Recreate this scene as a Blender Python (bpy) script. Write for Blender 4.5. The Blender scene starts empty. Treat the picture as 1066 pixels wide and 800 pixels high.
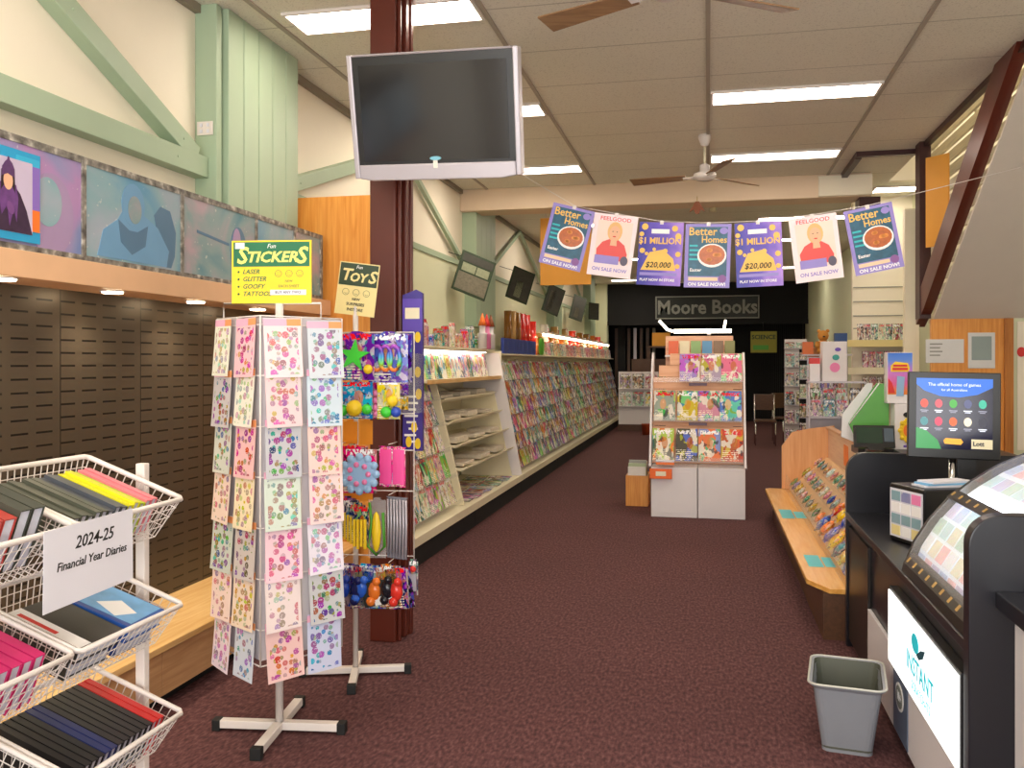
import bpy, math, random
from mathutils import Vector, Matrix
PI = math.pi
R = math.radians
sc = bpy.context.scene
C = sc.collection

# ------------------------------------------------------------------ camera, light, exposure
cam_data = bpy.data.cameras.new('camera')
cam = bpy.data.objects.new('camera', cam_data)
C.objects.link(cam)
sc.camera = cam
YAW = math.atan(204 / 930)
cam.location = (0, 0, 1.55)
cam.rotation_euler = (PI / 2, 0, YAW)
cam_data.sensor_width = 36
cam_data.lens = 930 * 36 / 1066
cam_data.shift_y = -22 / 1066
cam_data.clip_start = 0.05
cam_data.clip_end = 100
sc.view_settings.view_transform = 'Standard'
sc.view_settings.look = 'None'
sc.view_settings.gamma = 1
sc.view_settings.use_curve_mapping = False
sc.view_settings.exposure = 1.0
LAMP = 10.0          # ceiling diffusers
DAY = 115            # daylight through the shop front
world = bpy.data.worlds.new('overcast_sky')
sc.world = world
world.use_nodes = True
world.node_tree.nodes['Background'].inputs[0].default_value = (0.86, 0.92, 1.0, 1)
world.node_tree.nodes['Background'].inputs[1].default_value = 0.9
day = bpy.data.lights.new('shop_front_daylight', 'AREA')
day.shape = 'RECTANGLE'
day.size = 4.6
day.size_y = 2.6
day.energy = DAY
day.color = (1.0, 0.97, 0.93)
dayo = bpy.data.objects.new('shop_front_daylight', day)
C.objects.link(dayo)
dayo.location = (-0.2, -2.1, 1.75)
dayo.rotation_euler = (R(103), 0, 0)      # shines into the shop (+Y)


# ------------------------------------------------------------------ materials
def lin(c):
    return c / 12.92 if c <= 0.04045 else ((c + 0.055) / 1.055) ** 2.4


def col(h):
    if isinstance(h, str):
        h = h.lstrip('#')
        return tuple(lin(int(h[i:i + 2], 16) / 255) for i in (0, 2, 4)) + (1,)
    return tuple(h) + (1,) if len(h) == 3 else tuple(h)


class N:
    """tiny node-graph helper"""
    def __init__(s, name):
        s.m = bpy.data.materials.new(name)
        s.m.use_nodes = True
        s.t = s.m.node_tree
        s.b = s.t.nodes['Principled BSDF']

    def n(s, typ, ins=None, **kw):
        nd = s.t.nodes.new(typ)
        for k, v in kw.items():
            setattr(nd, k, v)
        for k, v in (ins or {}).items():
            s.set(nd.inputs[k], v)
        return nd

    def set(s, sock, v):
        if isinstance(v, bpy.types.NodeSocket):
            s.t.links.new(v, sock)
        elif isinstance(v, str):
            sock.default_value = col(v)
        else:
            sock.default_value = v

    def math(s, op, a, b=0.0, c=0.0, clamp=False):
        nd = s.n('ShaderNodeMath', {0: a, 1: b, 2: c}, operation=op, use_clamp=clamp)
        return nd.outputs[0]

    def mix(s, f, a, b, mode='MIX'):
        nd = s.n('ShaderNodeMix', data_type='RGBA', blend_type=mode)
        s.set(nd.inputs[0], f); s.set(nd.inputs[6], a); s.set(nd.inputs[7], b)
        return nd.outputs[2]

    def ramp(s, f, stops):
        nd = s.n('ShaderNodeValToRGB', {0: f})
        cr = nd.color_ramp
        while len(cr.elements) < len(stops):
            cr.elements.new(0.5)
        for e, (p, c) in zip(cr.elements, stops):
            e.position = p
            e.color = col(c)
        return nd.outputs[0]

    def coord(s, which='Object'):
        return s.n('ShaderNodeTexCoord').outputs[which]

    def xyz(s, v):
        nd = s.n('ShaderNodeSeparateXYZ', {0: v})
        return nd.outputs[0], nd.outputs[1], nd.outputs[2]

    def bump(s, h, strength=0.3, dist=0.01):
        nd = s.n('ShaderNodeBump', {'Height': h, 'Strength': strength, 'Distance': dist})
        s.set(s.b.inputs['Normal'], nd.outputs[0])

    def done(s, base=None, rough=0.5, metal=0.0, spec=None, emit=None, estr=0.0, alpha=None, trans=None, coat=None):
        if base is not None:
            s.set(s.b.inputs['Base Color'], base)
        s.set(s.b.inputs['Roughness'], rough)
        s.b.inputs['Metallic'].default_value = metal
        if spec is not None:
            s.b.inputs['Specular IOR Level'].default_value = spec
        if emit is not None:
            s.set(s.b.inputs['Emission Color'], emit)
            s.b.inputs['Emission Strength'].default_value = estr
        if trans is not None:
            s.b.inputs['Transmission Weight'].default_value = trans
        if coat is not None:
            s.b.inputs['Coat Weight'].default_value = coat
        return s.m


def plain(name, c, rough=0.5, metal=0.0, var=0.08, scale=6.0, spec=None, coat=None):
    """a colour with faint procedural mottling and surface grain"""
    g = N(name)
    co = g.coord('Object')
    no = g.n('ShaderNodeTexNoise', {'Vector': co, 'Scale': scale, 'Detail': 3.0})
    c4 = col(c)
    dark = tuple(x * (1 - var) for x in c4[:3]) + (1,)
    lite = tuple(min(1, x * (1 + var)) for x in c4[:3]) + (1,)
    base = g.mix(no.outputs[0], dark, lite)
    return g.done(base, rough, metal, spec, coat=coat)


def glow(name, c, strength, var=0.0):
    g = N(name)
    return g.done(c, 0.4, emit=c, estr=strength)


def clear(name, tint=(0.95, 0.97, 0.97), a=0.12, rough=0.05):
    """thin acrylic or cellophane: mostly transparent with a glossy coat"""
    g = N(name)
    g.done(tint + (1,), rough)
    g.b.inputs['Alpha'].default_value = a
    g.b.inputs['Specular IOR Level'].default_value = 0.6
    return g.m


def wood(name, a, b, rough=0.4, axis=2, scale=3.0):
    g = N(name)
    co = g.coord('Object')
    mp = g.n('ShaderNodeMapping', {'Vector': co})
    st = [14.0, 14.0, 14.0]
    st[axis] = 0.9
    mp.inputs['Scale'].default_value = st
    no = g.n('ShaderNodeTexNoise', {'Vector': mp.outputs[0], 'Scale': scale, 'Detail': 5.0, 'Distortion': 0.6})
    return g.done(g.ramp(no.outputs[0], [(0.3, a), (0.7, b)]), rough)


M = {}
M['cream_wall'] = plain('cream painted plaster', '#f2ead6', 0.7, var=0.04, scale=2)
M['pale_green_wall'] = plain('pale green panelling', '#dadebc', 0.6, var=0.05, scale=2)
M['green_paint'] = plain('sage green paint', '#a5b99d', 0.5, var=0.06, scale=4)
M['maroon_paint'] = plain('maroon painted timber', '#5c2417', 0.35, var=0.15, scale=3)
M['maroon_dark'] = plain('dark maroon painted steel', '#3a1512', 0.4, var=0.15, scale=3)
M['beam_plaster'] = plain('stained cream beam', '#e3cdb2', 0.7, var=0.08, scale=3)
M['white_metal'] = plain('white powder coated wire', '#e2dad4', 0.35, var=0.03)
M['white_lam'] = plain('white laminate', '#e4dfe0', 0.35, var=0.03)
M['cream_shelf'] = plain('cream enamel shelf', '#ece3c4', 0.35, var=0.04)
M['silver'] = plain('silver plastic', '#b9b3ba', 0.35, metal=0.35, var=0.04)
M['chrome'] = plain('chrome', '#d8d8d8', 0.15, metal=1.0, var=0.02)
M['black'] = plain('black plastic', '#141416', 0.35, var=0.2)
M['black_lam'] = plain('black laminate', '#15151c', 0.3, var=0.2)
M['black_matt'] = plain('matt black board', '#0d0d0e', 0.8, var=0.2)
M['rubber'] = plain('black rubber', '#101010', 0.7, var=0.2)
M['grey_bin'] = plain('grey blue plastic', '#85888f', 0.4, var=0.06, scale=9)
M['dark_inside'] = plain('dark grey olive bin inside', '#4c4e42', 0.6)
M['orange_wood'] = wood('honey varnished timber', '#d68632', '#eba64f', 0.35)
M['wood_x'] = wood('pale birch laminate', '#d9a763', '#ecc88c', 0.35, axis=1)
M['wood_x2'] = wood('pale pine slatwall', '#dfa27c', '#eebd98', 0.4, axis=0)
M['wood_y'] = wood('pale birch veneer doors', '#b8885a', '#d2a678', 0.4, axis=1)
M['wood_lolly'] = wood('amber birch ledge', '#dc9a44', '#efb766', 0.25, axis=1)
M['wood_fan'] = wood('brown wooden fan blade', '#7c5c40', '#a07c58', 0.4, axis=0)
M['dark_wood'] = wood('brown timber kick board', '#4a2f1c', '#5e3c24', 0.4, axis=1)
M['paper'] = plain('white paper', '#dcdbe4', 0.7, var=0.02)
M['pages'] = plain('book page edges', '#cfd3e2', 0.7, var=0.12, scale=60)
M['ink'] = plain('black ink', '#1c1c1c', 0.6)
M['white_ink'] = plain('white ink', '#f6f4f2', 0.6, var=0.01)
M['yellow_ink'] = plain('pale yellow ink', '#f4ee74', 0.5, var=0.02)
M['gold'] = plain('gold foil', '#c8a35a', 0.35, metal=0.3)
M['gold_ink'] = plain('golden print', '#f0c25e', 0.5)
M['pale_ink'] = plain('pale grey ink', '#8f9087', 0.6)
M['green_card'] = plain('deep green card', '#0f6a43', 0.5)
M['dark_green'] = plain('dark green card', '#22391c', 0.5)
M['yellow_card'] = plain('bright yellow card', '#f0cc20', 0.5, var=0.02)
M['faded_card'] = plain('faded yellow card', '#e8d795', 0.6, var=0.04)
M['green_print'] = plain('leaf green plastic', '#4c9c2a', 0.4)
M['cyan'] = plain('cyan sticker', '#2bb8c0', 0.4)
M['orange'] = plain('orange plastic', '#f27a2a', 0.4)
M['red'] = plain('red print', '#d8302c', 0.4)
M['yellow'] = plain('yellow print', '#f4cf22', 0.4)
M['blue'] = plain('blue print', '#2f4fb8', 0.4)
M['pink'] = plain('pink print', '#ef86b8', 0.4)
M['purple'] = plain('purple print', '#6a49b4', 0.4)
M['navy'] = plain('navy plastic', '#151c4c', 0.4)
M['lime'] = plain('lime rubber', '#46d440', 0.3)
M['teal'] = plain('teal print', '#3ea7a0', 0.4)
M['brown'] = plain('brown print', '#8a4a22', 0.5)
M['skin'] = plain('printed skin tone', '#e9b592', 0.6)
M['clear'] = clear('clear acrylic')
M['faint'] = clear('clear ledge acrylic', a=0.05)
M['film'] = clear('clear cellophane', a=0.16, rough=0.12)
M['card_box'] = plain('orange card panel', '#dd9a35', 0.6, var=0.05)

# an object's own colour as a plain finish (covers, boxes, bags)
g = N('coloured card')
oi = g.n('ShaderNodeObjectInfo')
no = g.n('ShaderNodeTexNoise', {'Vector': g.coord('Object'), 'Scale': 12.0})
M['own'] = g.done(g.mix(g.math('MULTIPLY', no.outputs[0], 0.18), oi.outputs['Color'], '#101010'), 0.38)
g = N('coloured gloss plastic')
oi = g.n('ShaderNodeObjectInfo')
M['own_gloss'] = g.done(oi.outputs['Color'], 0.18)


# printed covers: own colour, picture patches, title band, lines of small print
def cover(name, rough=0.35, strength=0.85, pscale=3.2, title=True, sat=1.1, whites=0.9):
    g = N(name)
    oi = g.n('ShaderNodeObjectInfo')
    rnd = oi.outputs['Random']
    gen = g.coord('Generated')
    x, y, z = g.xyz(gen)
    w = g.math('MULTIPLY', rnd, 57.0)
    def noise(off, sc_, det=2.0):
        return g.n('ShaderNodeTexNoise', {'Vector': gen, 'W': g.math('ADD', w, off), 'Scale': sc_, 'Detail': det, 'Distortion': 0.5}, noise_dimensions='4D').outputs[0]
    hue = g.n('ShaderNodeCombineColor', {0: g.math('FRACT', g.math('MULTIPLY', rnd, 13.7)), 1: 0.62, 2: 0.72}, mode='HSV').outputs[0]
    hue2 = g.n('ShaderNodeCombineColor', {0: g.math('FRACT', g.math('MULTIPLY', rnd, 31.3)), 1: 0.75, 2: 0.5}, mode='HSV').outputs[0]
    c = g.mix(g.math('MULTIPLY', g.math('GREATER_THAN', noise(3.0, pscale), 0.52), strength), oi.outputs['Color'], hue)
    c = g.mix(g.math('MULTIPLY', g.math('GREATER_THAN', noise(11.0, pscale * 1.3), 0.57), strength), c, hue2)
    c = g.mix(g.math('MULTIPLY', g.math('GREATER_THAN', noise(19.0, pscale * 1.2), 0.56), whites), c, '#f2ece2')
    c = g.mix(g.math('MULTIPLY', g.math('GREATER_THAN', noise(27.0, pscale * 1.5), 0.60), 0.8), c, '#241f24')
    c = g.mix(g.math('MULTIPLY', noise(35.0, pscale * 6, 3.0), 0.12), c, '#3a3030')
    # skin coloured blob, like a cover portrait
    dx = g.math('ABSOLUTE', g.math('SUBTRACT', x, g.math('ADD', 0.35, g.math('MULTIPLY', rnd, 0.3))))
    dz = g.math('ABSOLUTE', g.math('SUBTRACT', z, 0.55))
    d = g.math('ADD', g.math('MULTIPLY', dx, dx), g.math('MULTIPLY', g.math('MULTIPLY', dz, dz), 0.6))
    face = g.math('LESS_THAN', d, 0.02)
    c = g.mix(g.math('MULTIPLY', face, 0.7), c, g.mix(rnd, '#f0c6a4', '#b8744e'))
    if title:
        band = g.math('MULTIPLY', g.math('GREATER_THAN', z, 0.83), g.math('LESS_THAN', z, 0.95))
        inx = g.math('MULTIPLY', g.math('GREATER_THAN', x, 0.08), g.math('LESS_THAN', x, 0.92))
        let = g.n('ShaderNodeTexNoise', {'Vector': gen, 'W': w, 'Scale': 15.0, 'Detail': 0.0}, noise_dimensions='4D')
        lm = g.math('MULTIPLY', g.math('MULTIPLY', band, inx), g.math('GREATER_THAN', let.outputs[0], 0.47))
        tc = g.mix(g.math('GREATER_THAN', g.math('FRACT', g.math('MULTIPLY', rnd, 7.3)), 0.5), '#ffffff', '#e8232c')
        c = g.mix(lm, c, tc)
        ln = g.math('GREATER_THAN', g.math('FRACT', g.math('MULTIPLY', z, 17.0)), 0.55)
        l2 = g.math('MULTIPLY', g.math('MULTIPLY', ln, g.math('LESS_THAN', z, 0.34)), g.math('LESS_THAN', x, g.math('ADD', 0.3, g.math('MULTIPLY', rnd, 0.5))))
        l2 = g.math('MULTIPLY', l2, g.math('GREATER_THAN', let.outputs[0], 0.44))
        c = g.mix(g.math('MULTIPLY', l2, 0.85), c, '#fffbe8')
    hs2 = g.n('ShaderNodeHueSaturation', {'Saturation': sat, 'Value': 1.0, 'Color': c, 'Hue': 0.5})
    return g.done(hs2.outputs[0], rough)


M['cover'] = cover('printed magazine cover', pscale=1.8, sat=1.4)
M['bagprint'] = cover('sweet bag print', 0.2, 0.35, 3.0, title=False, sat=1.3, whites=0.5)
M['toyprint'] = cover('bright toy packaging print', 0.2, 0.5, 3.6, sat=1.35, whites=0.45)
M['dimcover'] = cover('printed book cover', 0.45, 0.7, 4.0, sat=0.95)

# sticker sheets: white sheet, rows of small coloured stickers, coloured header
g = N('sticker sheet print')
oi = g.n('ShaderNodeObjectInfo')
rnd = oi.outputs['Random']
gen = g.coord('Generated')
x, y, z = g.xyz(gen)
cmb = g.n('ShaderNodeCombineXYZ', {0: g.math('ADD', g.math('MULTIPLY', x, 5.6), g.math('MULTIPLY', rnd, 90.0)), 1: 0.0, 2: g.math('MULTIPLY', z, 8.6)})
vo = g.n('ShaderNodeTexVoronoi', {'Vector': cmb.outputs[0], 'Scale': 1.0, 'Randomness': 0.75}, voronoi_dimensions='3D')
dot = g.math('LESS_THAN', vo.outputs['Distance'], 0.52)
wob = g.n('ShaderNodeTexNoise', {'Vector': cmb.outputs[0], 'Scale': 4.2, 'Detail': 2.0})
dot = g.math('MULTIPLY', dot, g.math('GREATER_THAN', wob.outputs[0], 0.40))
hs = g.n('ShaderNodeHueSaturation', {'Saturation': 1.35, 'Value': 0.62, 'Color': vo.outputs['Color']})
stc = g.mix(0.42, hs.outputs[0], oi.outputs['Color'])
body = g.mix(0.42, '#f4f2f3', oi.outputs['Color'])
inside = g.math('MULTIPLY', g.math('MULTIPLY', g.math('GREATER_THAN', x, 0.09), g.math('LESS_THAN', x, 0.91)), g.math('MULTIPLY', g.math('GREATER_THAN', z, 0.05), g.math('LESS_THAN', z, 0.84)))
c = g.mix(g.math('MULTIPLY', dot, inside), body, stc)
head = g.math('MULTIPLY', g.math('GREATER_THAN', z, 0.87), g.math('LESS_THAN', z, 0.985))
hc = g.mix(g.math('GREATER_THAN', x, 0.62), '#f3b7cf', '#f3a36a')
c = g.mix(head, c, hc)
M['stickers'] = g.done(c, 0.25)

# ceiling: fibre tiles in a grid (tile size 1.3 x 0.75)
g = N('ceiling tiles')
co = g.coord('Object')
x, y, z = g.xyz(co)
fy = g.math('ABSOLUTE', g.math('SUBTRACT', g.math('FRACT', g.math('DIVIDE', g.math('SUBTRACT', y, 5.92), 0.7667)), 0.5))
ly = g.math('GREATER_THAN', fy, 0.4915)
no = g.n('ShaderNodeTexNoise', {'Vector': co, 'Scale': 0.8, 'Detail': 4.0})
sp = g.n('ShaderNodeTexNoise', {'Vector': co, 'Scale': 90.0, 'Detail': 1.0})
c = g.mix(no.outputs[0], '#dcd7c8', '#e8e3d5')
c = g.mix(g.math('MULTIPLY', g.math('GREATER_THAN', sp.outputs[0], 0.62), 0.25), c, '#8f8476')
c = g.mix(g.math('MULTIPLY', ly, 0.45), c, '#6f6659')
M['ceiling'] = g.done(c, 0.85)

# carpet
g = N('maroon flecked carpet')
co = g.coord('Object')
n1 = g.n('ShaderNodeTexVoronoi', {'Vector': co, 'Scale': 55.0})
n2 = g.n('ShaderNodeTexNoise', {'Vector': co, 'Scale': 1.2, 'Detail': 3.0})
mp = g.n('ShaderNodeMapping', {'Vector': co}); mp.inputs['Scale'].default_value = (70, 28, 1)
n3 = g.n('ShaderNodeTexNoise', {'Vector': mp.outputs[0], 'Scale': 1.0, 'Detail': 2.0})
c = g.ramp(n3.outputs[0], [(0.3, '#44292a'), (0.5, '#5c3a3a'), (0.72, '#775050')])
c = g.mix(g.math('MULTIPLY', n2.outputs[0], 0.35), c, '#3c2a2a')
g.bump(n1.outputs[0], 0.25, 0.004)
M['carpet'] = g.done(c, 0.9, spec=0.2)

# perforated dark slat panels behind the bench
g = N('dark bronze slotted panel')
co = g.coord('Object')
x, y, z = g.xyz(co)
row = g.math('DIVIDE', z, 0.058)
fr = g.math('FRACT', row)
inz = g.math('LESS_THAN', g.math('ABSOLUTE', g.math('SUBTRACT', fr, 0.5)), 0.075)
py = g.math('ADD', g.math('DIVIDE', y, 0.145), g.math('MULTIPLY', g.math('FLOOR', row), 0.0))
inn = g.math('LESS_THAN', g.math('FRACT', py), 0.68)
slot = g.math('MULTIPLY', inz, inn)
seam = g.math('LESS_THAN', g.math('FRACT', g.math('DIVIDE', y, 0.58)), 0.012)
c = g.mix(slot, '#51473a', '#15110c')
c = g.mix(seam, c, '#2a241c')
M['slot_panel'] = g.done(c, 0.38, metal=0.35)

# faded lightbox panels
def faded(name, a, b, c3, seed):
    g = N(name)
    co = g.coord('Object')
    n1 = g.n('ShaderNodeTexNoise', {'Vector': co, 'W': seed, 'Scale': 2.6, 'Detail': 3.0, 'Distortion': 1.2}, noise_dimensions='4D')
    n2 = g.n('ShaderNodeTexNoise', {'Vector': co, 'W': seed + 5, 'Scale': 30.0, 'Detail': 4.0}, noise_dimensions='4D')
    c = g.ramp(n1.outputs[0], [(0.3, a), (0.5, b), (0.68, c3)])
    c = g.mix(g.math('MULTIPLY', g.math('GREATER_THAN', n2.outputs[0], 0.66), 0.5), c, '#d8d8cc')
    return g.done(c, 0.3)


M['faded_a'] = faded('faded lilac and blue panel', '#5a7fb4', '#8f8fb8', '#b08ab8', 1)
M['faded_b'] = faded('faded grey blue panel', '#5f98b8', '#8aacb4', '#a8aebc', 2)
M['faded_c'] = faded('faded grey teal panel', '#4f8898', '#829c9e', '#b09ca6', 3)
g = N('grubby grey trim')
n1 = g.n('ShaderNodeTexNoise', {'Vector': g.coord('Object'), 'Scale': 22.0, 'Detail': 5.0})
M['grubby'] = g.done(g.ramp(n1.outputs[0], [(0.35, '#4b4742'), (0.55, '#8a857c'), (0.7, '#cfc9bd')]), 0.5)


# ------------------------------------------------------------------ mesh building
class MB:
    def __init__(s):
        s.v = []; s.f = []; s.mi = []; s.sm = []

    def add(s, vs, fs, mi=0, smooth=False, mat=None):
        o = len(s.v)
        for p in vs:
            p = Vector(p)
            if mat is not None:
                p = mat @ p
            s.v.append(p)
        for f in fs:
            s.f.append([i + o for i in f]); s.mi.append(mi); s.sm.append(smooth)
        return s

    def box(s, x0, x1, y0, y1, z0, z1, mi=0, mat=None):
        vs = [(x, y, z) for x in (x0, x1) for y in (y0, y1) for z in (z0, z1)]
        fs = [(0, 1, 3, 2), (4, 6, 7, 5), (0, 4, 5, 1), (2, 3, 7, 6), (0, 2, 6, 4), (1, 5, 7, 3)]
        return s.add(vs, fs, mi, False, mat)

    def cbox(s, c, d, mi=0, mat=None):
        return s.box(c[0] - d[0] / 2, c[0] + d[0] / 2, c[1] - d[1] / 2, c[1] + d[1] / 2, c[2] - d[2] / 2, c[2] + d[2] / 2, mi, mat)

    def tube(s, pts, r, n=8, mi=0, smooth=True, closed=False, mat=None):
        pts = [Vector(p) for p in pts]
        m = len(pts)
        vs = []
        for i, p in enumerate(pts):
            if closed:
                d = pts[(i + 1) % m] - pts[i - 1]
            else:
                d = pts[min(i + 1, m - 1)] - pts[max(i - 1, 0)]
            d.normalize()
            up = Vector((0, 0, 1)) if abs(d.z) < 0.9 else Vector((1, 0, 0))
            a = d.cross(up).normalized(); b = a.cross(d)
            rr = r[i] if isinstance(r, (list, tuple)) else r
            for k in range(n):
                t = 2 * PI * (k + 0.5) / n
                vs.append(p + a * math.cos(t) * rr + b * math.sin(t) * rr)
        fs = []
        for i in range(m if closed else m - 1):
            j = (i + 1) % m
            for k in range(n):
                l = (k + 1) % n
                fs.append((i * n + k, j * n + k, j * n + l, i * n + l))
        if not closed:
            fs.append(tuple(range(n)))
            fs.append(tuple((m - 1) * n + k for k in reversed(range(n))))
        return s.add(vs, fs, mi, smooth and n > 4, mat)

    def lathe(s, prof, n=20, mi=0, mat=None, c=(0, 0, 0)):
        vs = []
        for (r, z) in prof:
            for k in range(n):
                t = 2 * PI * k / n
                vs.append((c[0] + r * math.cos(t), c[1] + r * math.sin(t), c[2] + z))
        fs = []
        for i in range(len(prof) - 1):
            for k in range(n):
                l = (k + 1) % n
                fs.append((i * n + k, i * n + l, (i + 1) * n + l, (i + 1) * n + k))
        fs.append(tuple(reversed(range(n))))
        fs.append(tuple((len(prof) - 1) * n + k for k in range(n)))
        return s.add(vs, fs, mi, True, mat)

    def ball(s, c, r, n=12, mi=0, sx=1, sy=1, sz=1, mat=None):
        m = n // 2
        prof = [(max(0.001, math.sin(PI * i / m)) * r, -math.cos(PI * i / m) * r) for i in range(m + 1)]
        mt = Matrix.Translation(c) @ Matrix.Diagonal((sx, sy, sz, 1))
        if mat is not None:
            mt = mat @ mt
        return s.lathe(prof, n, mi, mt)

    def prism(s, poly, lo, hi, axis='y', mi=0, smooth=False, mat=None):
        """poly: outline; axis y: (x,z); axis x: (y,z); axis z: (x,y)"""
        n = len(poly)
        def P(p, t):
            return {'y': (p[0], t, p[1]), 'x': (t, p[0], p[1]), 'z': (p[0], p[1], t)}[axis]
        vs = [P(p, lo) for p in poly] + [P(p, hi) for p in poly]
        fs = [tuple(range(n)), tuple(reversed(range(n, 2 * n)))]
        fs += [(i, i + n, (i + 1) % n + n, (i + 1) % n) for i in range(n)]
        return s.add(vs, fs, mi, False, mat)

    def disc(s, cx, cz, rx, rz, lo, hi, n=18, mi=0, mat=None, a=0.0):
        pts = []
        for k in range(n):
            t = 2 * PI * k / n
            px, pz = rx * math.cos(t), rz * math.sin(t)
            pts.append((cx + px * math.cos(a) - pz * math.sin(a), cz + px * math.sin(a) + pz * math.cos(a)))
        return s.prism(pts, lo, hi, 'y', mi, mat=mat)

    def build(s, name, mats, parent=None, bevel=0.0, loc=None, rz=None):
        me = bpy.data.meshes.new(name)
        me.from_pydata([tuple(p) for p in s.v], [], s.f)
        if not isinstance(mats, (list, tuple)):
            mats = [mats]
        for m in mats:
            me.materials.append(M[m] if isinstance(m, str) else m)
        me.polygons.foreach_set('material_index', s.mi)
        me.polygons.foreach_set('use_smooth', s.sm)
        import bmesh
        b = bmesh.new(); b.from_mesh(me)
        bmesh.ops.recalc_face_normals(b, faces=b.faces)
        b.to_mesh(me); b.free()
        me.update()
        o = bpy.data.objects.new(name, me)
        C.objects.link(o)
        if parent is not None:
            o.parent = parent
        if loc is not None:
            o.location = loc
        if rz is not None:
            o.rotation_euler = (0, 0, rz)
        if bevel:
            md = o.modifiers.new('bevel', 'BEVEL')
            md.width = bevel; md.segments = 2; md.limit_method = 'ANGLE'; md.angle_limit = R(40)
            md.harden_normals = False
        return o


def tag(o, label, cat, group=None, kind=None):
    o['label'] = label
    o['category'] = cat
    if group:
        o['group'] = group
    if kind:
        o['kind'] = kind
    return o


def thing(name, label, cat, loc=(0, 0, 0), rz=0.0, group=None, rot=None):
    o = bpy.data.objects.new(name, None)
    o.empty_display_size = 0.05
    C.objects.link(o)
    o.location = loc
    o.rotation_euler = rot if rot is not None else (0, 0, rz)
    return tag(o, label, cat, group)


def struct(name, mb, mats, label=None, bevel=0.0):
    o = mb.build(name, mats, bevel=bevel)
    o['kind'] = 'structure'
    if label:
        o['label'] = label
    return o


def copy_tree(o, parent=None):
    c = o.copy()
    C.objects.link(c)
    if parent is not None:
        c.parent = parent
    for ch in list(KIDS.get(o.name, o.children)):
        copy_tree(ch, c)
    return c


KIDS = {}


def paint(o, c):
    o.color = col(c)
    for ch in o.children:
        paint(ch, c)
    return o


def text(name, s, size, mat, parent, loc, rot=(PI / 2, 0, 0), ex=0.0006, shear=0.0, bold=0.0, sx=1.0, align='CENTER', space=1.0):
    cu = bpy.data.curves.new(name, 'FONT')
    cu.body = s
    cu.size = size
    cu.extrude = ex
    cu.shear = shear
    cu.offset = bold
    cu.align_x = align
    cu.align_y = 'CENTER'
    cu.resolution_u = 2
    cu.space_character = space
    cu.space_line = 0.9
    t = bpy.data.objects.new('temporary', cu)
    C.objects.link(t)
    dg = bpy.context.evaluated_depsgraph_get()
    me = bpy.data.meshes.new_from_object(t.evaluated_get(dg))
    bpy.data.objects.remove(t)
    bpy.data.curves.remove(cu)
    me.name = name
    me.materials.clear()
    me.materials.append(M[mat] if isinstance(mat, str) else mat)
    o = bpy.data.objects.new(name, me)
    C.objects.link(o)
    o.parent = parent
    o.location = loc
    o.rotation_euler = rot
    o.scale = (sx, 1, 1)
    return o


rng = random.Random(7)
ORD = ['first', 'second', 'third', 'fourth', 'fifth', 'sixth', 'seventh', 'eighth', 'ninth', 'tenth', 'eleventh', 'twelfth', 'thirteenth',
       'fourteenth', 'fifteenth', 'sixteenth', 'seventeenth', 'eighteenth', 'nineteenth', 'twentieth']


def nth(i):
    if i < 20:
        return ORD[i]
    n = i + 1
    suf = 'th' if 10 <= n % 100 <= 20 else {1: 'st', 2: 'nd', 3: 'rd'}.get(n % 10, 'th')
    return '%d%s' % (n, suf)


PALETTE = [('white', '#ece8e4'), ('cream', '#e8dcb4'), ('red', '#c8302a'), ('orange', '#e8872a'), ('yellow', '#ecc93a'), ('pink', '#e88aa8'),
           ('pale blue', '#9ac0dc'), ('blue', '#2f62a8'), ('dark green', '#2c5a3c'), ('light green', '#98c070'), ('black', '#24222a'),
           ('brown', '#8a5a3a'), ('purple', '#7a5a9c'), ('grey', '#9a9a9a')]

ZC = 3.65      # ceiling height

# ------------------------------------------------------------------ the room
XL, XR, YF, YB = -2.94, 3.4, -1.9, 26.0
struct('floor', MB().box(XL - .2, XR + .2, YF - .2, YB + .2, -0.1, 0), 'carpet', 'maroon flecked carpet running the length of the shop')
cb = MB()
cb.box(XL - .1, 2.04, YF - .1, 9.0, ZC, ZC + .1)
cb.box(XL - .1, 2.04, 9.0, 11.1, ZC, ZC + .1)
cb.box(XL - .1, XR + .2, 11.1, YB, ZC, ZC + .1)
cb.box(2.04, XR + .2, YF - .1, 5.0, ZC, ZC + .1)
struct('ceiling', cb, 'ceiling', 'greyish tiled suspended ceiling')
struct('wall_left', MB().box(XL - .1, XL, YF, YB, 0, ZC), 'cream_wall', 'cream plaster left wall')
wr = MB().box(XR, XR + .1, YF, YB, 0, 6.0)
struct('wall_right', wr, 'cream_wall', 'cream wall of the stairwell and staff side')
struct('wall_right_rear', MB().box(2.5, 2.6, 11.0, YB, 0, ZC), 'pale_green_wall', 'pale olive cream wall at the right behind the counter')
struct('wall_back', MB().box(XL, XR, YB, YB + .1, 0, ZC), 'black_matt', 'dark wall at the far end of the shop')
fw = MB()
fw.box(XL, XR, YF - .1, YF, 0, 0.45); fw.box(XL, XR, YF - .1, YF, 3.05, ZC)
fw.box(XL, -2.55, YF - .1, YF, .45, 3.05); fw.box(2.2, XR, YF - .1, YF, .45, 3.05)
struct('wall_front', fw, 'cream_wall', 'shop front wall with a wide opening')
st = MB()
st.box(2.04, XR, 4.9, 5.0, ZC, 6); st.box(2.04, XR, 11.0, 11.1, ZC, 6); st.box(2.6, XR, 11.0, 11.1, 0, ZC); st.box(1.94, 2.04, 5.0, 11.1, ZC + .1, 6); st.box(1.94, XR + .1, 4.9, 11.1, 6, 6.1)
struct('wall_stairwell', st, 'cream_wall', 'cream walls of the stairwell above the ceiling')

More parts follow.
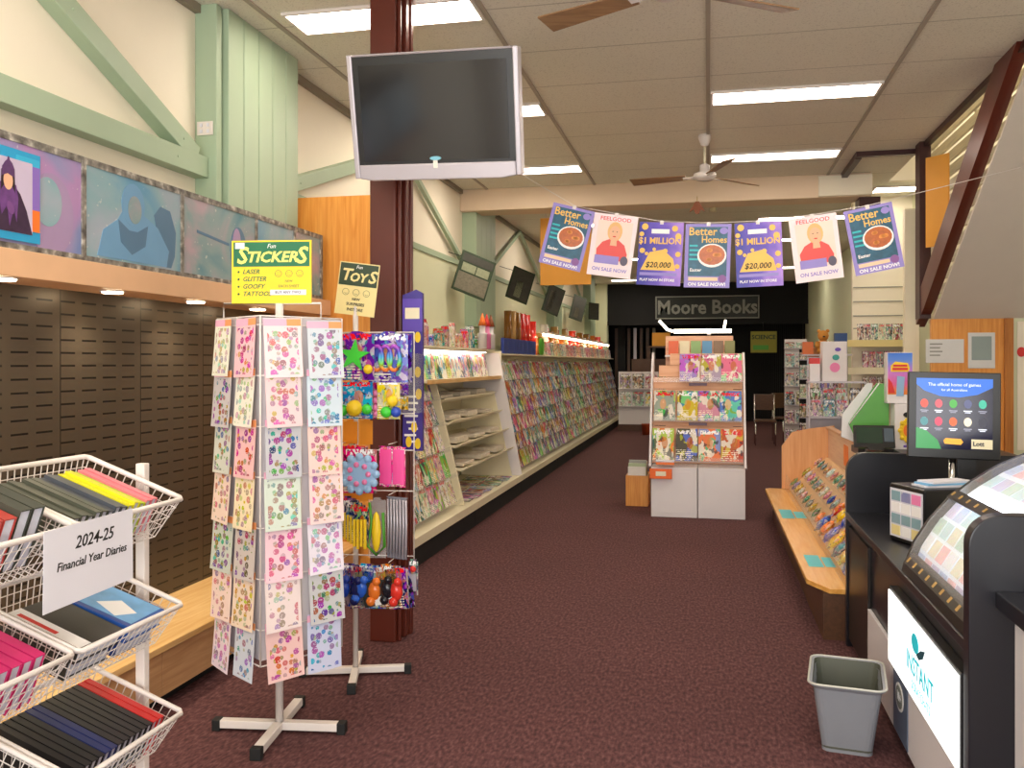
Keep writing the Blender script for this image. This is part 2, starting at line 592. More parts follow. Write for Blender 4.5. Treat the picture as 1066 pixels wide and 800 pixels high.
# T bars of the ceiling, one run each
for i, x in enumerate((-2.6, -1.3, 0.0, 1.3)):
    struct('trim_%d' % (i + 1), MB().box(x - .014, x + .014, YF, 10.45, ZC - .012, ZC), plain('aged white ceiling bar', '#a89e90', .6) if i == 0 else bpy.data.materials['aged white ceiling bar'], 'long metal bar of the ceiling grid')
# timber cornice where ceiling and left wall meet
struct('trim_5', MB().box(XL, XL + .04, YF, YB, ZC - .05, ZC), plain('brown grey cornice', '#8a8070', .6), 'thin cornice along the left wall')
# painted beam across the shop
struct('trim_6', MB().box(XL, 1.76, 10.45, 10.85, 3.39, ZC), 'beam_plaster', 'broad cream beam across the ceiling', bevel=.01)
struct('trim_7', MB().box(1.2, 1.76, 10.40, 10.449, 3.40, 3.62), 'cream_wall', 'end face of the broad beam, coloured paler to look lit')  # light on the beam end is put into a paler colour
struct('trim_8', MB().box(1.64, 1.86, 10.5, 10.8, 3.27, 3.389), 'maroon_dark', 'dark maroon bracket under the beam end')
# maroon trims round the stair opening
tm = MB().box(2.0, 2.05, 5.0, 9.45, ZC - .05, ZC + .02)
struct('trim_9', tm, 'maroon_dark', 'dark maroon edge beam beside the stair opening')
struct('trim_10', MB().box(1.44, 2.05, 9.40, 9.47, ZC - .05, ZC), 'maroon_dark', 'short maroon trim across the ceiling')
struct('trim_11', MB().box(1.44, 1.50, 9.47, 10.45, ZC - .06, ZC), 'maroon_dark', 'maroon trim returning to the beam')
struct('trim_12', MB().box(1.96, 2.06, 9.10, 9.28, 1.97, ZC), 'maroon_dark', 'dark maroon post at the foot of the stair')
struct('trim_13', MB().box(1.87, 2.0, 9.3, 9.4, 0, 3.05), 'cream_shelf', 'cream corner post beside the display shelves')
# the stair: maroon stringer, white soffit
ang = math.atan2(1.67, 2.69)
sp = MB().prism([(9.35, 1.90), (9.35, 2.12), (5.3, 4.62), (5.3, 4.33), (9.0, 2.05)], 1.97, 2.06, 'x')
struct('trim_14', sp, 'maroon_paint', 'sloping maroon stair stringer')
sf = MB().prism([(9.0, 1.96), (9.0, 1.99), (4.0, 5.08), (4.0, 5.05)], 2.06, XR, 'x')
struct('trim_15', sf, plain('white painted stair soffit', '#ded6ca', .6, var=.03), 'white sloping underside of the stair')
# timber wall below the stair
struct('wall_under_stair', MB().box(2.04, 2.72, 9.0, 9.06, 0, 1.96), 'orange_wood', 'honey coloured timber partition below the stair')
struct('trim_16', MB().box(2.66, 2.73, 8.96, 8.999, 0, 1.96), wood('darker varnished batten', '#a8641f', '#c47e33'), 'vertical batten on the timber partition')
struct('wall_under_stair_cream', MB().box(2.74, XR, 9.0, 9.06, 0, 1.96), 'pale_green_wall', 'cream partition at the far right')
# slats of the stair screen
ss = MB()
for k in range(20):
    ss.box(2.45, 2.48, max(5.02, 9.0 - (2.0 + k * .15 - 2.10) / .618), 10.95, 2.0 + k * .15, 2.0 + k * .15 + .10)
for y in (6.2, 7.6, 9.2, 10.8):
    ss.box(2.481, 2.52, y, y + .06, 1.97 if y > 9 else 2.05 + (9 - y) * .618, 5.0)
struct('trim_17', ss, wood('pale grey timber slats', '#b8b09c', '#d2c6a8', .5, axis=1), 'screen of level timber slats beside the stair')
swl = bpy.data.lights.new('stairwell_daylight', 'AREA')
swl.shape = 'RECTANGLE'; swl.size = 1.1; swl.size_y = 3.2; swl.energy = 45; swl.color = (1, .93, .8)
swo = bpy.data.objects.new('stairwell_daylight', swl); C.objects.link(swo); swo.location = (2.7, 8.6, 5.9)

# left wall dressing
struct('wall_left_panelling', MB().box(XL, XL + .03, 6.0, YB, 0, 2.72), 'pale_green_wall', 'pale green lower part of the left wall')


def strut(name, y0, z0, y1, z1, w, x0=XL, x1=XL + .09, label='sage green timber brace on the left wall'):
    a = math.atan2(z1 - z0, y1 - y0)
    ny, nz = -math.sin(a) * w / 2, math.cos(a) * w / 2
    mb = MB().prism([(y0 + ny, z0 + nz), (y1 + ny, z1 + nz), (y1 - ny, z1 - nz), (y0 - ny, z0 - nz)], x0, x1, 'x')
    for t in (.08, .5, .93):
        mb.ball((x1, y0 + (y1 - y0) * t, z0 + (z1 - z0) * t), .008, 6)
    return struct(name, mb, 'green_paint', label, bevel=.004)


strut('trim_18', -0.5, 2.69, 4.78, 2.69, .12, label='level sage green rail above the lightbox')
strut('trim_19', 2.55, 3.62, 4.62, 2.74, .11, x1=XL + .085, label='sloping sage green brace above the lightbox')
pl = MB()
pl.box(XL, -2.80, 4.72, 4.78, 2.3, ZC)
for y in (4.80, 4.985, 5.17, 5.355, 5.54):
    pl.box(XL, -2.77, y + .004, y + .181, 2.3, ZC)
struct('trim_20', pl, 'green_paint', 'broad sage green boarded pier on the left wall', bevel=.006)
strut('trim_21', 5.72, 2.77, 8.3, 3.62, .10, label='green brace rising to the right of the boarded pier')
struct('trim_22', MB().box(XL + .03, XL + .05, 5.8, YB, 2.71, 2.77), 'green_paint', 'thin green rail along the left wall')
tn = 23
for (y0, w) in ((10.55, 1.0), (16.2, .9), (21.4, .9)):
    pb = MB()
    for k in range(4):
        pb.box(XL + .0, XL + .18, y0 + k * w / 4 + .004, y0 + (k + 1) * w / 4 - .004, 2.0, ZC)
    struct('trim_%d' % tn, pb, 'green_paint', 'green boarded pier, %s beyond the beam' % ORD[(tn - 23)]); tn += 1
for (y0, z0, y1, z1) in ((8.45, 3.5, 10.4, 2.76), (13.7, 3.6, 11.7, 2.8), (13.75, 3.6, 16.1, 2.8), (19.0, 3.6, 17.2, 2.8), (19.1, 3.6, 21.3, 2.8)):
    strut('trim_%d' % tn, y0, z0, y1, z1, .055, XL + .03, XL + .075, 'green diagonal brace high on the left wall'); tn += 1

# timber partition at the end of the bench, maroon post
struct('wall_partition', MB().box(-2.93, -2.12, 5.86, 5.90, 0, 2.72), 'orange_wood', 'honey coloured timber partition behind the racks', bevel=.004)
struct('support_post', MB().box(-1.84, -1.69, 4.69, 4.80, 0, ZC).box(-1.69, -1.67, 4.72, 4.74, 0, ZC).box(-1.685, -1.655, 4.86, 4.9, 0, ZC).box(-1.84, -1.665, 4.80, 4.86, 0, ZC), 'maroon_paint', 'maroon painted post from floor to ceiling', bevel=.006)

# far end: black bulkhead, dark partitions
struct('trim_40', MB().box(-2.62, 2.5, 23.9, 24.1, 2.62, ZC).box(-2.62, 2.5, 23.84, 23.9, 2.55, 2.66), 'black_matt', 'black bulkhead over the far end of the shop')
struct('trim_41', MB().box(-2.94, -2.62, 23.7, 24.1, 0, ZC), 'pale_green_wall', 'pale pier beside the black bulkhead')
bk = MB()
bk.box(-2.4, -2.2, 24.4, 24.6, 0, 2.6); bk.box(-.9, .2, 25.2, 25.3, 0, 2.6)
struct('trim_42', bk, 'black_matt', 'black partitions under the bulkhead')
cu = MB()
for k in range(46):
    x = .25 + k * .05
    cu.box(x, x + .045, 24.6 + .03 * (k % 2), 24.64 + .03 * (k % 2), 0, 2.6)
struct('trim_43', cu, 'black_matt', 'dark ribbed screen at the far right')


# ------------------------------------------------------------------ ceiling lamps
def ceiling_light(x0, x1, y0, y1, label, group):
    t = thing('ceiling_light', label, 'ceiling light', ((x0 + x1) / 2, (y0 + y1) / 2, ZC), 0, group)
    w, d = (x1 - x0) / 2, (y1 - y0) / 2
    f = MB()
    f.box(-w, w, -d, -d + .02, -.02, -.001); f.box(-w, w, d - .02, d, -.02, -.001)
    f.box(-w, -w + .02, -d + .02, d - .02, -.02, -.001); f.box(w - .02, w, -d + .02, d - .02, -.02, -.001)
    f.build('frame', 'white_metal', t)
    MB().box(-w + .02, w - .02, -d + .02, d - .02, -.014, -.002).build('diffuser', LAMPM, t)
    return t


LAMPM = glow('warm white fluorescent diffuser', '#fff0df', LAMP)
spots = [(-2.5, -1.32, 4.93, 5.27, 'long fluorescent light in the ceiling beside the maroon post, above the television'),
         (-2.5, -1.32, 7.07, 7.41, 'fluorescent ceiling light half hidden right of the television, nearer of two'),
         (-2.5, -1.32, 9.34, 9.68, 'fluorescent ceiling light just under the lower right corner of the television'),
         (.02, 1.28, 4.8, 5.14, 'fluorescent ceiling light over the near aisle'),
         (.02, 1.28, 7.07, 7.41, 'bright long ceiling light right of the two fans'),
         (.02, 1.28, 9.2, 9.54, 'ceiling light behind the white hub ceiling fan'),
         (1.94, 2.46, 11.3, 11.64, 'short ceiling light beyond the beam, above the right hand poster'),
         (.7, 1.96, 13.3, 13.64, 'ceiling light seen between the last two hanging posters'),
         (.7, 1.96, 15.6, 15.94, 'ceiling light behind the pink poster on the right'),
         (.7, 1.96, 20.2, 20.54, 'farthest right ceiling light before the black bulkhead'),
         (-2.4, -1.14, 13.3, 13.64, 'ceiling light behind the left hanging food poster'),
         (-2.4, -1.14, 17.9, 18.24, 'ceiling light behind the left lottery poster'),
         (-2.4, -1.14, 22.5, 22.84, 'farthest left ceiling light before the black bulkhead'),
         (-2.5, -1.32, 2.3, 2.64, 'ceiling light above the near left of the shop'),
         (.02, 1.28, 2.3, 2.64, 'ceiling light above the shop entrance'),
         (.02, 1.28, .2, .54, 'ceiling light behind the camera on the right'),
         (-2.5, -1.32, .2, .54, 'ceiling light behind the camera on the left')]
for a in spots:
    ceiling_light(*a, 'ceiling lights')


def fan(x, y, a0, label):
    t = thing('ceiling_fan', label, 'ceiling fan', (x, y, ZC), 0, 'ceiling fans')
    MB().lathe([(.055, -.001), (.06, -.03), (.035, -.10), (.012, -.11)], 16).build('canopy', 'white_metal', t)
    MB().tube([(0, 0, -.10), (0, 0, -.30)], .011).build('down_rod', plain('cream rod', '#e8dfc0', .4) if 'cream rod' not in bpy.data.materials else bpy.data.materials['cream rod'], t)
    MB().lathe([(.02, -.27), (.045, -.285), (.045, -.34), (.06, -.345), (.10, -.36), (.105, -.395), (.07, -.42), (.01, -.425)], 20).build('motor', 'white_metal', t)
    for k in range(3):
        a = R(a0 + 120 * k)
        b = MB()
        m = Matrix.Rotation(a, 4, 'Z') @ Matrix.Translation((0, 0, -.385)) @ Matrix.Rotation(R(14), 4, 'X')
        b.prism([(.17, -.045), (.69, -.068), (.695, .068), (.17, .045)], -.004, .004, 'z', mat=m)
        bl = b.build('blade', 'wood_fan', t)
        MB().box(.09, .20, -.018, .018, -.012, -.004, mat=m).build('blade_bracket', 'white_metal', bl)
    return t


fan(-.03, 8.4, -72, 'wooden bladed ceiling fan with white hub between the ceiling lights')
fan(-.18, 4.15, -86, 'nearest ceiling fan, only two blade tips showing at the top edge')

sd = thing('ceiling_ornament', 'small reddish ornament hanging under the beam below the fan', 'ornament', (-.12, 10.4, 3.39))
ob = MB().prism([(-.02, 0), (.02, 0), (.09, -.12), (.04, -.09), (.02, -.14), (-.02, -.14), (-.04, -.09), (-.09, -.12)], -.012, .012)
ob.build('ribbon', 'brown', sd)
MB().tube([(0, 0, .06), (0, 0, -.01)], .004).build('hook', 'gold', sd)
wd = thing('wall_downlight_bell', 'small cream bell hanging behind the middle food poster', 'bell', (.06, 12, ZC))
MB().lathe([(.05, -.12), (.04, -.05), (.015, -.03), (.012, -.001)], 12).build('shade', 'cream_shelf', wd)

# ------------------------------------------------------------------ light switch plate, lightbox, slat wall, bench
sw = thing('light_switch_plate', 'white plate of four light switches on the sage green pier', 'light switch', (-2.795, 4.735, 2.92), PI / 2)
sw.location = (-2.868, 4.714, 2.92); sw.rotation_euler = (0, 0, 0)
MB().box(-.05, .05, -.008, 0, -.04, .04).build('plate', 'white_metal', sw, bevel=.002)
for (a, b) in ((-.022, .018), (.022, .018), (-.022, -.018), (.022, -.018)):
    MB().box(a - .008, a + .008, -.013, -.008, b - .010, b + .010).build('rocker', 'paper', sw)

lb = thing('lightbox_sign', 'long faded lightbox with lilac and blue figure panels under the green rail', 'lightbox', (-2.6, 0, 0))
fr = MB()
fr.box(-.30, .0, 1.2, 5.75, 2.40, 2.43)
fr.box(-.30, .0, 1.2, 5.75, 1.985, 2.01)
fr.prism([(-.30, 5.75), (.0, 5.75), (-.06, 5.84), (-.30, 5.84)], 1.985, 2.43, 'z')
for y in (1.9, 2.62, 3.33, 4.06, 4.82, 5.32, 5.72):
    fr.box(-.02, .004, y - .012, y + .012, 2.0, 2.42)
fr.build('frame', 'grubby', lb)
ys = [1.2, 1.9, 2.62, 3.33, 4.06, 4.82, 5.32, 5.74]
for i in range(7):
    MB().box(-.03, -.004, ys[i], ys[i + 1], 2.01, 2.40).build('picture_panel', ['faded_b', 'faded_c', 'faded_a', 'faded_b', 'faded_c', 'faded_b', 'faded_c'][i], lb)
# ghostly figures on the panels
def flat_x(poly, mat, name, parent, x0, x1):
    return MB().prism(poly, x0, x1, 'x').build(name, mat, parent)
gb = plain('faded sky blue print', '#6f9fc4', .35); gv = plain('faded slate print', '#557a98', .35); gl = plain('faded lilac print', '#a78fb4', .35)
def ell(cy, cz, ry, rz, n=20):
    return [(cy + ry * math.cos(2 * PI * k / n), cz + rz * math.sin(2 * PI * k / n)) for k in range(n)]
fig = MB().prism([(3.42, 2.02), (3.46, 2.14), (3.56, 2.20), (3.60, 2.25), (3.74, 2.25), (3.86, 2.20), (3.95, 2.10), (3.93, 2.02)], -.004, -.002, 'x')
fig.prism(ell(3.67, 2.28, .085, .10), -.0035, -.0015, 'x')
fig.build('printed_figure', gb, lb)
MB().prism(ell(3.68, 2.26, .05, .065), -.002, -.0005, 'x').build('printed_face', 'faded_c', lb)
MB().prism([(3.88, 2.02), (3.86, 2.16), (3.83, 2.26), (3.88, 2.31), (3.96, 2.30), (4.01, 2.20), (4.0, 2.08), (3.97, 2.02)], -.0045, -.0025, 'x').build('printed_figure', gv, lb)
MB().prism([(3.56, 2.20), (3.58, 2.10), (3.66, 2.05), (3.76, 2.10), (3.78, 2.20), (3.70, 2.16), (3.64, 2.16)], -.0030, -.0012, 'x').build('printed_scarf', gv, lb)
MB().prism([(4.20, 2.23), (4.52, 2.20), (4.52, 2.215), (4.20, 2.245)], -.004, -.002, 'x').build('printed_arm', gv, lb)
MB().prism(ell(4.60, 2.22, .045, .09), -.0022, -.0008, 'x').build('printed_face', gl, lb)
MB().prism(ell(4.62, 2.18, .09, .14), -.004, -.002, 'x').build('printed_figure', gv, lb)
MB().prism(ell(3.14, 2.15, .13, .17), -.004, -.002, 'x').build('printed_swirl', gl, lb)
MB().prism(ell(3.12, 2.2, .08, .1), -.0025, -.001, 'x').build('printed_swirl', 'faded_b', lb)

ps = thing('framed_portrait_poster', 'poster of a person in purple knit hat, cyan and orange border, on the lightbox', 'poster', (-2.595, 2.735, 2.02), PI / 2)
MB().box(-.32, .33, -.004, 0, 0, .35).build('border', plain('cyan card border', '#2a9fd0', .4), ps)
MB().box(.20, .325, -.0055, -.004, .20, .33).build('border_patch', plain('cyan border top', '#38b4dc', .4), ps)
MB().box(.285, .325, -.007, -.0041, .13, .30).build('border_patch', plain('violet border patch', '#8a6cc0', .4), ps)
MB().box(.285, .325, -.007, -.0041, .045, .13).build('border_patch', 'orange', ps)
MB().box(-.30, .285, -.0065, -.0042, .03, .31).build('photo_backdrop', plain('pale lilac photo', '#c9bcd6', .4), ps)
DX = .155
def sh(pts):
    return [(x * .55 + DX, z) for x, z in pts]
MB().prism(sh([(-.19, .03), (-.17, .13), (-.10, .19), (-.03, .215), (.05, .215), (.12, .18), (.18, .12), (.235, .03)]), -.0075, -.0066, 'y').build('printed_coat', plain('dark plum coat print', '#3a2440', .4, var=.4, scale=30), ps)
MB().prism(sh([(-.075, .16), (-.07, .21), (.0, .225), (.08, .21), (.10, .16), (.085, .07), (.06, .12), (.02, .05), (-.0, .13), (-.05, .09)]), -.0085, -.0076, 'y').build('printed_scarf', plain('violet scarf print', '#6a3f80', .4, var=.4, scale=40), ps)
MB().prism(sh([(-.06, .18), (-.055, .26), (.065, .26), (.07, .18), (.045, .20), (-.035, .20)]), -.0088, -.0086, 'y').build('printed_hair', plain('dark hair print', '#2c1c22', .4), ps)
MB().disc(DX + .003, .222, .023, .036, -.0095, -.0089).build('printed_face', 'skin', ps)
MB().prism(sh([(-.055, .235), (-.05, .27), (-.025, .29), (-.005, .30), (.0, .312), (.012, .312), (.018, .30), (.04, .29), (.062, .268), (.064, .236), (.0, .248)]), -.0105, -.0096, 'y').build('printed_hat', plain('purple knit hat print', '#5a3668', .5, var=.4, scale=50), ps)
MB().disc(DX + .014, .12, .016, .026, -.0100, -.0086, a=.5).build('printed_glove', plain('plum glove print', '#7a4a8a', .4), ps)

fs = MB().box(-2.94, -2.58, 1.2, 5.84, 1.88, 1.985)
struct('trim_44', fs, plain('peach painted fascia', '#e0b48c', .5), 'peach coloured fascia under the lightbox', bevel=.003)
DL = glow('warm downlight lens', '#ffe6bd', 22)
for i, y in enumerate((1.6, 2.25, 2.95, 3.6, 4.28, 4.95)):
    t = thing('recessed_downlight', '%s small round downlight from the front under the peach fascia' % ORD[i], 'downlight', (-2.66, y, 1.88), 0, 'downlights')
    MB().lathe([(.055, -.006), (.055, -.0005)], 18).build('rim', 'white_metal', t)
    MB().lathe([(.044, -.012), (.046, -.006)], 16).build('lens', DL, t)
    l = bpy.data.lights.new('downlight_beam', 'SPOT')
    l.energy = 9; l.color = (1, .86, .66); l.spot_size = R(130); l.spot_blend = .9; l.shadow_soft_size = .03
    lo = bpy.data.objects.new('downlight_beam', l); C.objects.link(lo); lo.parent = t; lo.location = (0, 0, -.02)

struct('wall_slat_panels', MB().box(-2.94, -2.84, 1.2, 5.86, .28, 1.88), 'slot_panel', 'dark bronze panels with rows of short slots behind the bench')

bn = thing('display_bench', 'low pale birch bench cabinet below the dark slotted panels', 'bench', (-2.84, 0, 0))
MB().box(-.1, .49, 1.2, 5.85, .27, .30).build('bench_top', 'wood_x', bn, bevel=.003)
MB().box(-.1, .40, 1.2, 5.85, 0, .06).build('kick_board', 'black_matt', bn)
MB().box(-.1, .45, 1.2, 5.85, .06, .269).build('carcass', 'wood_y', bn)
for k in range(10):
    y = 1.25 + k * .46
    MB().box(.451, .468, y + .003, y + .457, .065, .262).build('door', 'wood_y', bn, bevel=.001)

# ------------------------------------------------------------------ white wire basket rack with diaries
rack = thing('basket_rack', 'white wire dump rack of tilted baskets at the lower left, full of diaries', 'basket rack', (-1.65, 1.88, 0))
for s in (-.49, .49):
    MB().box(-.015, .015, s - .013, s + .013, 0.03, 1.25).build('upright', 'white_metal', rack, bevel=.003)
    MB().box(-.20, .20, s - .013, s + .013, 0.0, .03).build('foot', 'white_metal', rack, bevel=.003)
MB().box(-.012, .012, -.477, .477, .10, .125).build('crossbar', 'white_metal', rack)
BW, BD, BH = .44, .34, .125


def basket_mesh():
    rim = MB()
    rim.tube([(0, -BW / 2 + .01, 0), (0, BW / 2 - .01, 0), (-.01, BW / 2, 0), (-BD + .01, BW / 2, 0), (-BD, BW / 2 - .01, 0), (-BD, -BW / 2 + .01, 0), (-BD + .01, -BW / 2, 0), (-.01, -BW / 2, 0)], .0075, 8, closed=True)
    w = MB()
    r = .0016
    t = .03
    def rect(z, k):
        return [(-k, -BW / 2 + k, z), (-k, BW / 2 - k, z), (-BD + k, BW / 2 - k, z), (-BD + k, -BW / 2 + k, z)]
    for z, k in ((-.03, .008), (-.06, .015), (-.09, .022), (-BH, t)):
        w.tube(rect(z, k), r, 4, closed=True)
    n = 17
    for i in range(n + 1):
        y = -BW / 2 + t + (BW - 2 * t) * i / n
        y2 = -BW / 2 + .01 + (BW - .02) * i / n
        w.tube([(0, y2, 0), (-t, y, -BH), (-BD + t, y, -BH), (-BD, y2, 0)], r, 4)
    m = 12
    for i in range(m + 1):
        x = -t - (BD - 2 * t) * i / m
        x2 = -.01 - (BD - .02) * i / m
        w.tube([(x2, -BW / 2, 0), (x, -BW / 2 + t, -BH), (x, BW / 2 - t, -BH), (x2, BW / 2, 0)], r, 4)
    return rim, w


BT = R(20)
TIERS = [1.155, .848, .535]
YC = [1.655, 2.11]
first = None
for ti, zf in enumerate(TIERS):
    for si, yc in enumerate(YC):
        loc = (-1.49 + 1.65, yc - 1.88, zf)
        if first is None:
            rim, w = basket_mesh()
            first = w.build('wire_basket', 'white_metal', rack)
            rm = rim.build('basket_rim', 'white_metal', first)
            b = first
        else:
            b = first.copy(); C.objects.link(b); b.parent = rack
            r2 = rm.copy(); C.objects.link(r2); r2.parent = b
        b.location = loc
        b.rotation_euler = (0, BT, 0)


def make_book(th, ln, ht, name='diary'):
    o = MB()
    o.box(-ln, 0, -th / 2, -th / 2 + .002, -ht, 0); o.box(-ln, 0, th / 2 - .002, th / 2, -ht, 0); o.box(-ln, 0, -th / 2 + .002, th / 2 - .002, -.0025, 0)
    c = o.build(name, 'own')
    p = MB().box(-ln + .004, -.004, -th / 2 + .002, th / 2 - .002, -ht + .004, -.0026).build('pages', 'pages', c)
    return c


bookbank = {}


def basket_book(kind, tier, side, x, y, z, th, ln, ht, colr, label, group, flat=False, ry=0.0):
    k = (th, ln, ht, kind)
    zf = TIERS[tier]; yc = YC[side]
    T = Matrix.Translation((-1.49, yc, zf)) @ Matrix.Rotation(BT, 4, 'Y') @ Matrix.Translation((x, y, z))
    if flat:
        T = T @ Matrix.Rotation(R(90), 4, 'X')
    elif ry:
        T = T @ Matrix.Rotation(ry, 4, 'X')
    if k not in bookbank:
        b = make_book(th, ln, ht, kind); bookbank[k] = (b, b.children[0])
    else:
        s, pg = bookbank[k]
        b = s.copy(); C.objects.link(b)
        p2 = pg.copy(); C.objects.link(p2); p2.parent = b
    b.matrix_world = T
    b.color = col(colr)
    tag(b, label, 'diary', group)
    return b


g0 = 'diaries filed in the top right basket'
seq = [('olive grey', '#54574a')] * 5 + [('slate grey', '#4a4f58')] * 3 + [('bright yellow', '#e0dc1c')] * 2 + [('lime yellow', '#b6cf22')] + [('coral pink', '#e8808a')] * 2
cnt = {}
for i, (cn, ch) in enumerate(seq):
    cnt[cn] = cnt.get(cn, 0) + 1
    lab = '%s diary filed in the top right basket, %s of its colour from left' % (cn, nth(cnt[cn] - 1))
    basket_book('diary', 0, 1, -.045, -.165 + i * .0265, -.008 + .004 * math.sin(i * 2.3), .024, .235, .105, ch, lab, g0, ry=R(-5))
seq = [('orange', '#e88a3c')] * 2 + [('rusty red', '#b8433a')] * 3 + [('dark olive', '#3c4036')] * 2
for i, (cn, ch) in enumerate(seq):
    lab = '%s diary standing in the top left basket, %s from the left' % (cn, nth(i))
    basket_book('desk_diary', 0, 0, -.04, -.115 + i * .041, .05 if i > 4 else .036, .036, .225, .155, ch, lab, 'tall diaries in the top left basket')
seq = [('black', '#17181c')] * 3 + [('grass green', '#4c9c24')] * 2 + [('hot pink', '#d42a70')] * 4
for i, (cn, ch) in enumerate(seq):
    lab = '%s diary in the middle left basket, %s from the left' % (cn, nth(i))
    basket_book('desk_diary', 1, 0, -.03, -.15 + i * .036, .012, .031, .24, .13, ch, lab, 'bright diaries in the middle left basket')
seq = [('black', '#141519')] * 4 + [('navy blue', '#1c2c66')] * 2 + [('black', '#141519')] * 6 + [('scarlet', '#d02222')] * 2
for i, (cn, ch) in enumerate(seq):
    lab = '%s diary in the bottom right basket, %s from the left' % (cn, nth(i))
    basket_book('diary', 2, 1, -.03, -.17 + i * .0255, -.005, .0235, .26, .11, ch, lab, 'diaries in the bottom right basket', ry=R(-4))
seq = [('grey', '#5a5a60')] * 3 + [('black', '#141519')] * 4
for i, (cn, ch) in enumerate(seq):
    lab = '%s diary in the bottom left basket at the picture edge, %s from the left' % (cn, nth(i))
    basket_book('diary', 2, 0, -.03, -.13 + i * .04, -.02, .03, .24, .10, ch, lab, 'diaries in the bottom left basket')


# flat boxed diaries in the middle right basket
def flat_book(x, y, z, lx, ly, h, ch, label, top=None, rz=0.0):
    T = Matrix.Translation((-1.49, YC[1], TIERS[1])) @ Matrix.Rotation(BT, 4, 'Y') @ Matrix.Translation((x, y, z)) @ Matrix.Rotation(rz, 4, 'Z')
    b = MB()
    b.box(-lx / 2, lx / 2, -ly / 2, ly / 2, 0, .003); b.box(-lx / 2, lx / 2, -ly / 2, ly / 2, h - .003, h); b.box(-lx / 2, lx / 2, -ly / 2, -ly / 2 + .003, .003, h - .003)
    o = b.build('planner_book', 'own')
    MB().box(-lx / 2 + .004, lx / 2 - .004, -ly / 2 + .003, ly / 2 - .004, .0031, h - .0031).build('pages', 'pages', o)
    if top:
        top(o, lx, ly, h)
    o.matrix_world = T
    o.color = col(ch)
    tag(o, label, 'book', 'boxed planners in the middle right basket')
    return o


def blue_top(o, lx, ly, h):
    MB().box(-lx / 2 + .03, lx / 2 - .01, -ly / 2 + .02, ly / 2 - .003, h, h + .0006).build('cover_picture', plain('pale sky print', '#6aa6d8', .3, var=.3, scale=20), o)
    MB().prism([(-.02, -.03), (.06, -.06), (.09, .0), (.02, .03)], h + .0006, h + .0010, 'z').build('cover_panel', 'white_ink', o)
    MB().box(-lx / 2 + .004, lx / 2 - .004, -ly / 2 + .002, -ly / 2 + .016, h, h + .0008).build('title_strip', plain('deep blue print', '#173c8c', .3), o)


def box_top(o, lx, ly, h):
    MB().box(-lx / 2, lx / 2, -ly / 2, -ly / 2 + .045, h, h + .001).build('label_strip', 'white_ink', o)
    MB().box(-lx / 2 + .02, lx / 2 - .08, -ly / 2 + .008, -ly / 2 + .022, h + .001, h + .0014).build('red_print', 'red', o)


flat_book(-.158, .095, -.114, .235, .165, .048, '#1c3f8a', 'blue covered planner at the bottom of its stack in the middle right basket')
flat_book(-.15, .09, -.0655, .25, .17, .048, '#2156a8', 'top blue planner with sky coloured cover in the middle right basket', blue_top, R(3))
flat_book(-.155, -.09, -.114, .22, .17, .05, '#22231f', 'lower dark planner in the middle right basket')
flat_book(-.14, -.09, -.0635, .22, .17, .045, '#2c2a26', 'dark boxed planner with white and red label strip in the middle right basket', box_top)

sg = thing('paper_sign', 'white paper sign reading Financial Year Diaries hung on the basket rim', 'sign', (-1.474, 1.915, 1.165), PI / 2)
MB().prism([(-.165, -.188), (.160, -.180), (.158, .004), (-.162, .0)], -.0016, -.0006, 'y').build('sheet', 'paper', sg)
text('lettering', '2024-25', .042, 'ink', sg, (.01, -.002, -.045), shear=.25, bold=.0004)
text('lettering', 'Financial Year Diaries', .029, 'ink', sg, (.005, -.002, -.092), shear=.2, bold=.0003)

# ------------------------------------------------------------------ sticker stand
SX, SY, SR = -1.76, 3.46, R(-34)
ss = thing('sticker_stand', 'white four sided revolving stand hung with sticker sheets', 'display stand', (SX, SY, 0), SR)
BA = R(34) + R(8)      # feet directions
for k in range(4):
    a = R(4) + k * PI / 2 - SR + R(0)
    a = R(8 + 90 * k) - SR
    d = Vector((math.cos(a), math.sin(a), 0)); q = Vector((-d.y, d.x, 0))
    m = Matrix(((d.x, q.x, 0, 0), (d.y, q.y, 0, 0), (0, 0, 1, 0), (0, 0, 0, 1)))
    leg = MB().box(.0, .27, -.02, .02, .012, .045, mat=m).build('leg', 'white_metal', ss, bevel=.003)
    MB().box(.25, .285, -.023, .023, 0, .048, mat=m).build('end_cap', 'rubber', leg, bevel=.003)
MB().tube([(0, 0, .03), (0, 0, 1.80)], .017, 12).build('pole', 'white_metal', ss)
HW = .186
for k in range(4):
    m = Matrix.Rotation(k * PI / 2, 4, 'Z')
    f = MB()
    for x in (-HW, -.006, HW):
        f.tube([(x, -HW, .36), (x, -HW, 1.735)], .0035, 6, mat=m)
    for z in (.36, .5, .7, .9, 1.1, 1.3, 1.5, 1.7, 1.735):
        f.tube([(-HW, -HW, z), (HW, -HW, z)], .0028, 6, mat=m)
    f.build('wire_frame', 'white_metal', ss)
    MB().box(-HW + .004, HW - .004, -HW + .006, -HW + .009, .38, 1.73, mat=m).build('backing_panel', plain('pale grey backing board', '#cfc9cc', .4) if k == 0 else bpy.data.materials['pale grey backing board'], ss)
ca = -YAW * 0
hm = Matrix.Rotation(-SR + YAW * 0.6, 4, 'Z') @ Matrix.Translation((-.032, 0, 0))
hf = MB()
hf.tube([(-.21, 0, 1.735), (-.21, 0, 1.80), (.21, 0, 1.80), (.21, 0, 1.735)], .0045, 6, mat=hm)
hf.tube([(-.21, 0, 1.735), (.21, 0, 1.735)], .0035, 6, mat=hm)
hf.build('header_wire', 'white_metal', ss)
hs = MB().box(-.172, .172, -.008, -.002, 1.80, 2.065, mat=hm).build('header_sign', 'yellow_card', ss)
